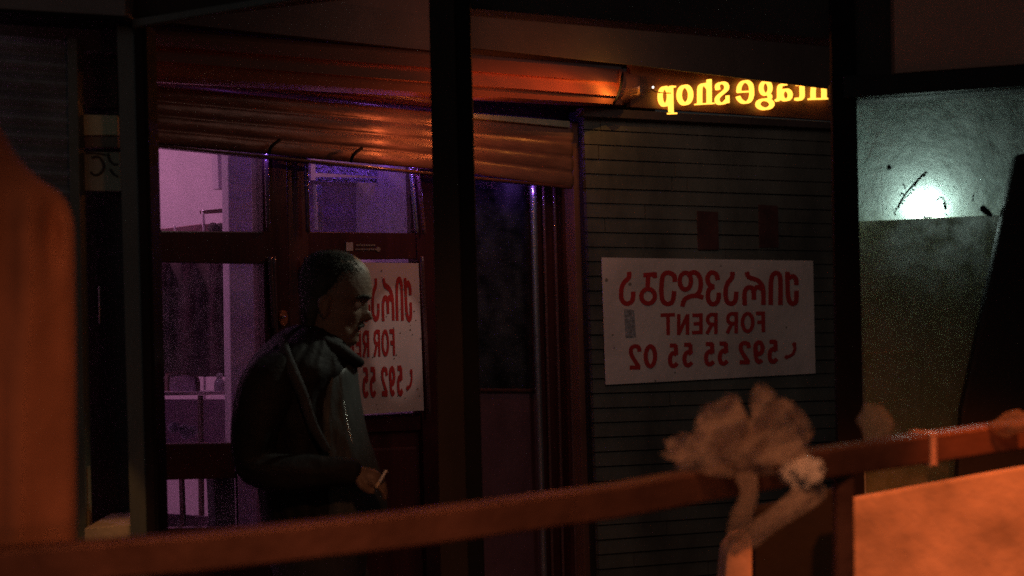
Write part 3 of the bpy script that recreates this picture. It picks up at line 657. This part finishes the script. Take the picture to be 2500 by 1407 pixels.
# ------------------------------------------------------------------ FOREGROUND: railing
def RD(x): return 1/((1/1.95)+(1/2.75-1/1.95)*x/2500)
def rp(x,dy=0):   # rail centre line pixel
    pts=[(-500,1432),(0,1385),(500,1345),(1000,1290),(1500,1222),(2000,1130),(2500,1058),(3000,985)]
    for a,b in zip(pts,pts[1:]):
        if x<=b[0]: k=(x-a[0])/(b[0]-a[0]); return a[1]+(b[1]-a[1])*k+dy
    return pts[-1][1]+dy
RY=lambda x,dy=0: P(x,rp(x,dy),RD(x))
t=thing('handrail','rusty red square tube handrail crossing the blurred foreground','handrail',(0,2.2,0))
A=RY(-420); B=RY(2950); A=Vector((A.x,A.y,A.z)); 
bm=bmesh.new(); pr=[]
xs=list(range(-420,2951,60)); rails=[RY(x) for x in xs]; 
# straighten sideways in plan, follow gentle sag in height
dirv=(B-A).normalized(); side=dirv.cross(Vector((0,0,1))).normalized(); upv=side.cross(dirv).normalized()
sec=[(-.026,-.022),(-.022,-.026),(.022,-.026),(.026,-.022),(.026,.022),(.022,.026),(-.022,.026),(-.026,.022)]
for p in rails: pr.append([bm.verts.new(p+side*a+Vector((0,0,1))*b) for a,b in sec])
for i in range(len(pr)-1):
    for k in range(8): bm.faces.new((pr[i][k],pr[i][(k+1)%8],pr[i+1][(k+1)%8],pr[i+1][k]))
bm.faces.new(pr[0]); bm.faces.new(pr[-1])
obj('top_bar',bm,m_rail,t)
for x in (2058,2560,-260):
    c=RY(x); bm=bmesh.new(); vs=box(bm,(c.x,c.y,(c.z-.02)/2+.05),(.032,.032,c.z-.10)); bmesh.ops.bevel(bm,geom=list(bm.edges),offset=.003,segments=2,affect='EDGES'); obj('post',bm,m_rail,t)
bm=bmesh.new(); c=RY(2253); vs=box(bm,(0,0,0),(.012,.056,.056)); 
for v in bm.verts: v.co=c+dirv*v.co.x+side*v.co.y+Vector((0,0,1))*v.co.z
bmesh.ops.bevel(bm,geom=list(bm.edges),offset=.002,segments=2,affect='EDGES')
o=obj('tape_band',bm,mat('pale_tape',(.75,.45,.33),.4)); tag(o,'pale narrow tape band wrapped round the handrail right of the bag','tape')
# plastic bag tied to the rail
def bagmat(name,alpha,col):
    m=bpy.data.materials.new(name); m.use_nodes=True; tt=m.node_tree; b=tt.nodes["Principled BSDF"]
    b.inputs["Base Color"].default_value=(*col,1); b.inputs["Roughness"].default_value=.35; b.inputs["Alpha"].default_value=alpha
    b.inputs["Subsurface Weight"].default_value=.0
    if alpha<1:
        na=tt.nodes.new("ShaderNodeTexNoise"); na.inputs["Scale"].default_value=14; na.inputs["Detail"].default_value=5
        ma=tt.nodes.new("ShaderNodeMapRange"); ma.inputs[1].default_value=.35; ma.inputs[2].default_value=.65; ma.inputs[3].default_value=alpha*.45; ma.inputs[4].default_value=alpha
        tt.links.new(na.outputs[0],ma.inputs[0]); tt.links.new(ma.outputs[0],b.inputs["Alpha"])
        ts=tt.nodes.new("ShaderNodeBsdfTranslucent"); ts.inputs[0].default_value=(*col,1); ad=tt.nodes.new("ShaderNodeMixShader"); ad.inputs[0].default_value=.35*alpha
        out=[q for q in tt.nodes if q.type=='OUTPUT_MATERIAL'][0]; tt.links.new(b.outputs[0],ad.inputs[1]); tt.links.new(ts.outputs[0],ad.inputs[2]); tt.links.new(ad.outputs[0],out.inputs[0])
    n=tt.nodes.new("ShaderNodeTexNoise"); n.inputs["Scale"].default_value=18; n.inputs["Detail"].default_value=7
    bp=tt.nodes.new("ShaderNodeBump"); bp.inputs["Strength"].default_value=.8; bp.inputs["Distance"].default_value=.02
    tt.links.new(n.outputs[0],bp.inputs["Height"]); tt.links.new(bp.outputs[0],b.inputs["Normal"]); return m
m_bag=bagmat('thin_plastic',.52,(.85,.66,.52)); m_knot=bagmat('bunched_plastic',1,(.85,.72,.62))
t=thing('plastic_bag','crumpled translucent plastic bag knotted round the handrail, blurred','plastic bag',RY(1950))
D=2.42; bm=bmesh.new()
def blob(cx,cy,rx,ry,dep,seed,rot=0,D=D,sub=4):
    r_=bmesh.ops.create_icosphere(bm,subdivisions=sub,radius=1)
    s=D/F; ce=P(cx,cy,D)
    for v in r_['verts']:
        n0=v.co.copy(); k=1+.28*noise.noise(n0*1.6+Vector((seed,0,0)))+.22*noise.noise(n0*3.7+Vector((0,seed,0)))+.08*noise.noise(n0*8+Vector((0,seed,3)))
        x=n0.x*rx*k; z=n0.z*ry*k; c,sn=math.cos(rot),math.sin(rot)
        v.co=ce+Vector(((x*c-z*sn)*s, n0.y*dep*k, (x*sn+z*c)*s))
bm.free()
def petal(base,outl,D0,dep,seed,name='bag_fold'):
    bm=bmesh.new(); S=catmull(outl,7); nt=18; n=len(S); rows=[]
    for i in range(nt+1):
        t_=i/nt; row=[]
        for k,(x,y) in enumerate(S):
            j=1+.09*noise.noise(Vector((k*.35,seed,t_*2)))+.05*noise.noise(Vector((k*.9,seed+8,t_*4)))
            px=base[0]+(x-base[0])*t_*j; py=base[1]+(y-base[1])*t_*j
            a=k/n*9; rg=1-abs(noise.noise(Vector((a*1.3,t_*1.1,seed))))*2.2; q_=Vector((px*.008+py*.003,py*.006,seed)); f=1.3*noise.noise(q_)+1.3*(1-abs(noise.noise(q_*1.7))*3)+.35*noise.noise(q_*6)
            row.append(bm.verts.new(P(px,py,D0+dep*f*(t_**.6))))
        rows.append(row)
    for i in range(nt):
        for k in range(n-1): bm.faces.new((rows[i][k],rows[i][k+1],rows[i+1][k+1],rows[i+1][k]))
    bmesh.ops.remove_doubles(bm,verts=bm.verts,dist=.0004)
    return obj(name,bm,m_bag,t,True)
PL=[(1900,1160),(1760,1165),(1650,1140),(1622,1095),(1650,1062),(1692,1058),(1702,1012),(1742,985),(1788,966),(1810,1000),(1824,1045),(1838,1075)]
PR_=[(1822,1085),(1842,1010),(1838,958),(1862,935),(1888,958),(1934,982),(1962,1012),(1988,1055),(1972,1092),(1988,1135),(1970,1165)]
petal((1870,1130),PL,2.40,.035,1.0); petal((1875,1135),[(x+6,y-4) for x,y in PL],2.47,.03,4.0)
petal((1910,1140),PR_,2.40,.035,7.0); petal((1905,1140),[(x-8,y+6) for x,y in PR_],2.46,.03,9.0)
petal((1880,1140),[(1700,1100),(1760,1040),(1830,1050),(1900,1010),(1950,1060),(1960,1120)],2.38,.03,13.0)
bm=bmesh.new(); 
c=P(1962,1155,2.37); s_=2.37/F
r_=bmesh.ops.create_icosphere(bm,subdivisions=4,radius=1)
for v in r_['verts']:
    n0=v.co.copy(); k=1+.38*noise.noise(n0*1.9)+.22*noise.noise(n0*5); v.co=c+Vector(((n0.x*50+n0.z*12)*s_*k, n0.y*.04*k, (n0.z*38-n0.x*8)*s_*k))
obj('knot',bm,m_knot,t,True)
bm=bmesh.new(); tube(bm,[P(1995,1185,2.36),P(1950,1225,2.34),P(1880,1275,2.34),P(1815,1318,2.35),P(1780,1345,2.37)],[.022,.018,.015,.018,.012],24,8,flat=.2,nz=.7,nf=45)
obj('handle_loop',bm,m_bag,t,True)
bm=bmesh.new(); tube(bm,[P(1822,1165,2.36),P(1828,1210,2.35),P(1812,1260,2.34),P(1802,1310,2.35)],[.016,.012,.015,.02],24,8,flat=.2,nz=.7,nf=45)
obj('handle_loop',bm,m_bag,t,True)
for (x,y,rx,ry,lb,sd) in ((2135,1035,42,46,'small grey plastic scrap hooked over the rail below the lit pane',21),(2470,1035,55,26,'flat brownish plastic scrap lying on the rail at the right edge',22)):
    bm=bmesh.new(); blob(x,y,rx,ry,.02,sd,.2 if sd==21 else .25,D=2.68,sub=3)
    o=obj('plastic_scrap',bm,bagmat('scrap_plastic%d'%sd,.5,(.5,.5,.42) if sd==21 else (.5,.36,.28)),None,True); tag(o,lb,'plastic scrap')

# low wall and lamp lit pieces behind the rail
LW=Plane(3.2)
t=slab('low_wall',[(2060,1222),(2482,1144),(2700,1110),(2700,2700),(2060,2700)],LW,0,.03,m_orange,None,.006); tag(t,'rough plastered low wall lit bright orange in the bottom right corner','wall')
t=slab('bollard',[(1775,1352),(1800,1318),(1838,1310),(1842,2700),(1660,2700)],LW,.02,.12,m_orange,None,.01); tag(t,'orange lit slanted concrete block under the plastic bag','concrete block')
t=slab('dark_board',[(1842,1240),(1925,1225),(2058,1190),(2060,2700),(1842,2700)],Plane(3.3),0,.04,mat('dark_olive_board',(.010,.007,.005),.8,0,.4),None,.006); tag(t,'dark board standing between the orange block and the low wall','board')
# left tarpaulin, very near
t=thing('tarpaulin','rust orange tarpaulin hung over a post at the left edge, strongly blurred','tarpaulin',P(60,1800,2.3))
bm=bmesh.new(); out=[(-200,170),(-60,240),(0,310),(40,378),(95,435),(145,468),(170,505),(182,560),(184,700),(186,900),(188,1300),(190,1900)]
S=catmull(out,4); rows=[]
N=36
yy=[170+ (1900-170)*i/70 for i in range(71)]
def edge(y):
    for a,b in zip(S,S[1:]):
        if a[1]<=y<=b[1]: return a[0]+(b[0]-a[0])*(y-a[1])/max(1e-6,b[1]-a[1])
    return S[-1][0]
for y in yy:
    ex=edge(y); row=[]
    for k in range(2*N):
        an=math.pi*2*k/(2*N); x=(ex-620)/2+((ex+620)/2)*math.cos(an)
        fold=.012*math.sin(x*.045+y*.002)+.01*noise.noise(Vector((x*.02,y*.004,1)))
        dent=.05*math.exp(-((x-122)/26)**2-((y-570)/85)**2)
        dpt=2.32-.2*max(0,math.sin(an))**.6*1 + (.10*max(0,-math.sin(an))) + fold+dent
        row.append(bm.verts.new(P(x,y,dpt)))
    rows.append(row)
for i in range(len(rows)-1):
    for k in range(2*N): bm.faces.new((rows[i][k],rows[i][(k+1)%(2*N)],rows[i+1][(k+1)%(2*N)],rows[i+1][k]))
bm.faces.new(rows[0]); bm.faces.new(rows[-1])
obj('canvas',bm,mat('rust_canvas',(.42,.17,.09),.85,0,.3,4,.3),t,True)
bm=bmesh.new(); tube(bm,[Vector((P(-20,900,2.34).x,2.30,.13)),Vector((P(-20,900,2.34).x,2.30,1.0)),Vector((P(-20,900,2.34).x,2.30,1.6))],[.03]*3,12); obj('pole',bm,m_rail,t,True)

# ------------------------------------------------------------------ THE MAN
MD=4.2; sM=MD/F
per=thing('person','man in a dark jacket walking right with bowed grey head, cigarette in hand','person',Vector((P(790,1943,MD).x,MD,.12)))
m_skin=mat('weathered_skin',(.18,.12,.085),.55,0,.15,14,.25)
m_jack=mat('dark_jacket',(.0105,.0105,.0115),.7,0,.35,7,.5,spec=.22)
m_shirt=mat('teal_grey_shirt',(.042,.05,.05),.55,0,.2,9,.3,(2,2,.5))
m_hair=mat('grey_hair',(.05,.05,.043),.8,0,.5,18,.6,(1,4,1),spec=.2)
m_tr=mat('dark_trousers',(.03,.03,.035),.8)
def sample(tab,y):
    if y<=tab[0][0]: return tab[0][1:]
    for a,b in zip(tab,tab[1:]):
        if y<=b[0]:
            k=(y-a[0])/(b[0]-a[0]); return [p+(q-p)*k for p,q in zip(a[1:],b[1:])]
    return tab[-1][1:]
def loft(bm,tab,y0,y1,ny,nseg,fn,D=MD,cap=True,power=1.0):
    """tab rows: y,xL,xR,dep ; fn(an,y)->(dx_px,ddep) displacement"""
    T=catmull([tuple(map(float,r)) for r in tab],5); rows=[]
    T.sort(key=lambda r:r[0])
    for i in range(ny+1):
        y=y0+(y1-y0)*i/ny; xL,xR,dep=sample([tuple(r) for r in T],y)[:3]
        row=[]
        for k in range(nseg):
            an=2*math.pi*k/nseg; c=math.cos(an); s=math.sin(an)
            cc=math.copysign(abs(c)**power,c); sn=math.copysign(abs(s)**power,s)
            ddx,kd,add=fn(an,y); x=(xL+xR)/2+(xR-xL)/2*cc+ddx
            q=P(x,y,D); q.y=D+dep*sn*kd+add*sn
            row.append(bm.verts.new(q))
        rows.append(row)
    for i in range(ny):
        for k in range(nseg): bm.faces.new((rows[i][k],rows[i][(k+1)%nseg],rows[i+1][(k+1)%nseg],rows[i+1][k]))
    if cap: bm.faces.new(rows[0]); bm.faces.new(rows[-1])
    return rows
head=[(613,795,815,.010),(616,780,838,.028),(624,760,862,.046),(640,746,886,.062),(662,737,901,.072),(690,734,907,.078),(714,735,908,.078),(728,737,905,.077),(738,739,893,.075),(752,740,887,.074),(768,741,885,.073),(784,743,882,.070),(800,745,879,.066),(818,747,875,.060),(832,750,871,.054),(842,752,864,.048),(850,754,850,.048),(862,752,838,.052),(885,742,836,.060),(920,720,850,.075)]
g_=lambda x,m,s: math.exp(-((x-m)/s)**2)
def headfn(an,y):
    a=(an+math.pi)%(2*math.pi)-math.pi
    front=max(0,math.cos(a))
    kd=1-.22*front**3
    nose=(12*g_(y,750,11)+20*g_(y,767,9)+25*g_(y,779,7.5))*g_(a,0,.19)
    nose-=0
    lips=4*g_(y,802,4)*g_(a,0,.35)+4*g_(y,814,4)*g_(a,0,.3)-4*g_(y,808,2.5)*g_(a,0,.4)
    chin=4*g_(y,836,8)*g_(a,0,.35)
    brow=4*g_(y,726,7)*(g_(abs(a),.35,.25))
    sock=-11*g_(y,742,8)*g_(abs(a),.52,.2)
    cheek=5*g_(y,764,11)*g_(abs(a),.8,.25)
    temple=0
    wr=1.2*math.sin(y*.55)*g_(y,690,18)*g_(a,0,.7)
    jaw=-6*g_(y,795,14)*g_(abs(a),.75,.2)
    return (nose+lips+chin+brow+sock+cheek+wr+jaw, kd, 0)
bm=bmesh.new(); loft(bm,head,613,920,150,72,headfn)
# ear (near side) and far side
for sgn in (-1,1):
    ce=P(806,748,MD); ce.y=MD+sgn*.076
    tube(bm,[ce+Vector((-.006,sgn*.004,-.030)),ce+Vector((-.016,sgn*.012,-.006)),ce+Vector((-.016,sgn*.014,.018)),ce+Vector((0,sgn*.008,.030)),ce+Vector((.012,sgn*.002,.018))],[.006,.007,.007,.007,.005],10,4)
    tube(bm,[ce+Vector((-.004,0,-.02)),ce+Vector((-.004,sgn*.003,0)),ce+Vector((0,0,.02))],[.011,.013,.011],10,4)
# torso, legs, arms of the body itself (one remeshed surface)
def Q(x,y,dy=0): 
    return P(x,y,MD+dy)
tb=[(880,745,838,.05),(905,700,840,.11),(960,670,840,.14),(1040,670,850,.13),(1140,680,860,.12),(1230,690,870,.125),(1300,690,870,.13)]
loft(bm,tb,880,1300,40,36,lambda a,y:(0,1,0))
for s,kx,fx in ((-1,760,700),(1,830,880)):
    tube(bm,[Q(785,1250,s*.06),Q(kx+40,1560,s*.09),Q(fx+20,1850,s*.09)],[.062,.055,.042],20)
    tube(bm,[Q(fx+10,1865,s*.09),Q(fx+60,1895,s*.095),Q(fx+115,1905,s*.1)],[.035,.034,.026],16)
# near arm
tube(bm,[Q(690,925,-.12),Q(655,960,-.17),Q(628,1030,-.20),Q(620,1110,-.21),Q(640,1145,-.215)],[.042,.04,.036,.034,.032],18)
tube(bm,[Q(630,1145,-.215),Q(660,1152,-.235),Q(745,1155,-.245),Q(815,1152,-.238),Q(862,1152,-.228)],[.032,.034,.032,.028,.023],18)
# far arm hanging forward
tube(bm,[Q(700,930,.12),Q(690,980,.17),Q(690,1060,.2),Q(706,1180,.2)],[.04,.038,.036,.034],18)
tube(bm,[Q(706,1180,.2),Q(745,1260,.19),Q(795,1362,.172)],[.034,.032,.023],18)
def hand(W,d,upn,side,sc=1.0,curl=1.0):
    """W wrist, d forward, upn back-of-hand normal, side towards index finger"""
    k=Vector(W)
    tube(bm,[k,k+d*.035*sc,k+d*.07*sc,k+d*.09*sc],[.022*sc,.030*sc,.034*sc,.03*sc],16,4,flat=None)
    for i,(off,l) in enumerate(((.027,.070),(.009,.078),(-.009,.072),(-.026,.058))):
        b=k+d*.085*sc+side*off*sc; c=curl*(.85+.12*i)
        d1=(d*math.cos(c*.4)-upn*math.sin(c*.4)); d2=(d*math.cos(c*1.0)-upn*math.sin(c*1.0)); d3=(d*math.cos(c*1.6)-upn*math.sin(c*1.6))
        p1=b+d1*l*.5*sc; p2=p1+d2*l*.32*sc; p3=p2+d3*l*.24*sc
        tube(bm,[b-d*.02*sc,b,p1,p2,p3],[.010*sc,.0098*sc,.009*sc,.0082*sc,.007*sc],10,4)
    b=k+d*.03*sc+side*.026*sc
    tube(bm,[b,b+side*.016*sc+d*.02*sc-upn*.012*sc,b+side*.012*sc+d*.046*sc-upn*.026*sc,b+side*.004*sc+d*.066*sc-upn*.03*sc],[.014*sc,.0125*sc,.0105*sc,.0085*sc],10,4)
dh=(Q(925,1172,-.23)-Q(862,1150,-.225)).normalized()
upn=Vector((.25,-.35,.9)); upn=(upn-dh*upn.dot(dh)).normalized(); sd=dh.cross(upn).normalized()
if sd.y>0: sd=-sd
hand(Q(858,1152,-.225),dh,upn,sd,.82,.95)
hand(Q(800,1375,.17),Vector((.35,0,-.93)).normalized(),Vector((0,1,0)),Vector((.93,0,.35)),.9,.7)
body=obj('body',bm,m_skin,per,True); remesh(body,.0042)
# eyes
for s in (-1,1):
    bm=bmesh.new(); bmesh.ops.create_uvsphere(bm,u_segments=14,v_segments=10,radius=.0115); bmesh.ops.translate(bm,vec=Q(874,744,s*.031),verts=bm.verts)
    obj('eye',bm,mat('eye_white',(.5,.47,.42),.2),body,True)
# hair : cap over skull and nape
bm=bmesh.new(); ht=[(611,792,820,.018),(614,775,838,.034),(623,756,860,.050),(641,743,882,.064),(662,734,893,.075),(690,732,876,.081),(714,733,850,.081),(740,735,828,.080),(765,736,800,.078),(790,740,785,.07),(806,744,775,.06)]
def hf(an,y):
    v=Vector((math.cos(an)*2.2,math.sin(an)*2.2,y*.03)); n1=noise.noise(v*2.0); n2=noise.noise(Vector((math.cos(an)*9,math.sin(an)*9,y*.09)))
    return (2.2*n1+1.6*n2,1+.03*n2,0)
loft(bm,ht,611,806,70,90,hf)
random.seed(8); bm.faces.ensure_lookup_table(); bm.normal_update(); fc=[f for f in bm.faces if len(f.verts)==4]; ctr=Q(800,700)
for _ in range(5200):
    f=random.choice(fc); c0=f.calc_center_median(); nn=(c0-ctr).normalized(); tg=Vector((-.55,0,-.5))+Vector((random.uniform(-.5,.5),random.uniform(-.5,.5),random.uniform(-.5,.5))); tg=(tg-nn*tg.dot(nn)).normalized()
    sdv=nn.cross(tg).normalized()*.0007; l=random.uniform(.008,.022)
    v=[bm.verts.new(c0-sdv-nn*.001),bm.verts.new(c0+sdv-nn*.001),bm.verts.new(c0+tg*l*.6+nn*l*.10+sdv*.7),bm.verts.new(c0+tg*l*.6+nn*l*.10-sdv*.7),bm.verts.new(c0+tg*l+nn*l*.04)]
    bm.faces.new((v[0],v[1],v[2],v[3])); bm.faces.new((v[3],v[2],v[4]))
obj('hair',bm,m_hair,per,True,recalc=False)
# eyebrow and stubble-moustache
for s in (-1,1):
    bm=bmesh.new(); tube(bm,[Q(872,727,s*.058),Q(890,723,s*.042),Q(901,727,s*.020)],[.003,.0055,.004],8,4,nz=.4,nf=90); obj('eyebrow',bm,m_hair,body,True)
bm=bmesh.new(); tube(bm,[Q(876,799,-.03),Q(884,795,-.012),Q(886,794,0),Q(884,795,.012),Q(876,799,.03)],[.003,.006,.0065,.006,.003],8,4,nz=.3,nf=90); obj('moustache',bm,m_hair,body,True)
# shirt (front) and jacket
def fold(amp,f1,drift,seed):
    def fn(an,y):
        v=Vector((math.cos(an)*f1*.35+seed,math.sin(an)*f1*.35,y*.0045+drift*an))
        d=math.sin(f1*an+drift*y*.01+3*noise.noise(v)); n=noise.noise(Vector((math.cos(an)*5,math.sin(an)*5,y*.02+seed)))
        return (0,1,amp*(.6*d+.8*n))
    return fn
sh=[(872,800,862,.06),(890,760,871,.10),(905,740,872,.14),(960,720,878,.155),(1020,715,888,.16),(1070,712,900,.16),(1110,710,914,.16),(1160,710,930,.16),(1210,710,942,.16),(1262,712,946,.16),(1300,712,940,.16)]
bm=bmesh.new(); loft(bm,sh,872,1300,70,90,fold(.006,13,1.2,2)); obj('shirt',bm,m_shirt,per,True)
jk=[(792,722,800,.055),(802,698,826,.075),(815,676,838,.10),(840,647,852,.145),(874,615,858,.185),(904,603,866,.20),(940,600,852,.205),(1000,600,855,.20),(1053,602,862,.195),(1100,606,868,.19),(1160,622,872,.185),(1198,632,876,.18),(1262,640,880,.18),(1330,648,884,.185)]
bm=bmesh.new(); loft(bm,jk,794,1330,110,130,fold(.010,11,1.6,5)); obj('jacket',bm,m_jack,per,True)
# lapel / zip edge
bm=bmesh.new(); tube(bm,[Q(836,925,-.10),Q(833,950,-.115),Q(842,1010,-.12),Q(853,1060,-.118),Q(866,1105,-.11)],[.004,.0045,.0045,.0045,.003],8,6,nz=.3,nf=60); obj('zip',bm,mat('zip_metal',(.5,.52,.5),.3,.8,.4,60,.6),per,True)
# collar
bm=bmesh.new(); tube(bm,[Q(742,806,-.035),Q(780,830,-.085),Q(830,856,-.082),Q(868,880,-.05),Q(880,886,-.01),Q(868,882,.04),Q(830,856,.08),Q(780,830,.085),Q(742,806,.035)],[.016,.020,.022,.018,.012,.018,.022,.020,.016],14,6,nz=.12); obj('collar',bm,m_jack,per,True)
# shoulder strap / scarf
bm=bmesh.new(); tube(bm,[Q(690,818,-.11),Q(694,850,-.165),Q(712,900,-.205),Q(742,970,-.215),Q(765,1040,-.212),Q(800,1100,-.2)],[.010,.016,.017,.016,.015,.010],14,8,flat=.5,nz=.35,nf=25); obj('scarf',bm,mat('slate_scarf',(.03,.032,.036),.7,0,.3,9,.4,spec=.2),per,True)
# sleeves
bm=bmesh.new()
tube(bm,[Q(690,900,-.13),Q(655,945,-.17),Q(628,1030,-.20),Q(617,1110,-.21),Q(622,1148,-.215)],[.075,.080,.068,.058,.050],30,10,nz=.16,nf=14,seed=1)
tube(bm,[Q(612,1135,-.215),Q(660,1152,-.235),Q(745,1155,-.245),Q(815,1152,-.238),Q(868,1152,-.228)],[.050,.056,.050,.043,.036],30,10,nz=.16,nf=16,seed=4)
o=obj('sleeve',bm,m_jack,per,True); remesh(o,.006)
bm=bmesh.new()
tube(bm,[Q(700,900,.13),Q(690,960,.18),Q(690,1060,.2),Q(706,1185,.2)],[.07,.072,.06,.054],26,8,nz=.14,nf=14)
tube(bm,[Q(706,1180,.2),Q(745,1260,.19),Q(790,1350,.175)],[.054,.048,.036],26,8,nz=.14,nf=14)
o=obj('sleeve',bm,m_jack,per,True); remesh(o,.006)
# trousers and shoes
bm=bmesh.new(); loft(bm,[(1220,640,900,.15),(1290,648,905,.17),(1400,668,892,.17)],1220,1400,14,30,lambda a,y:(0,1,0))
for s,kx,fx in ((-1,760,700),(1,830,880)):
    tube(bm,[Q(785,1330,s*.08),Q(kx+40,1560,s*.09),Q(fx+20,1850,s*.09)],[.115,.078,.06],26,8,nz=.1)
o=obj('trousers',bm,m_tr,per,True); remesh(o,.008)
for s,fx in ((-1,700),(1,880)):
    bm=bmesh.new(); tube(bm,[Q(fx,1880,s*.09),Q(fx+60,1893,s*.095),Q(fx+140,1905,s*.1)],[.045,.044,.034],18,6); obj('shoe',bm,m_black,per,True)
# cigarette
a=Q(919,1190,-.262); b=Q(943,1149,-.262)
c=tag(thing('cigarette','white cigarette held between the fingers of the man','cigarette',a),'white cigarette held between the fingers of the man','cigarette')
bm=bmesh.new(); tube(bm,[a.lerp(b,.3),b],[.0042,.0042],10,3); obj('paper_tube',bm,mat('cigarette_paper',(.8,.8,.76),.7,0,.05),c,True)
bm=bmesh.new(); tube(bm,[a,a.lerp(b,.28)],[.0043,.0043],10,3); obj('filter_tip',bm,mat('filter_paper',(.75,.6,.4),.7),c,True)
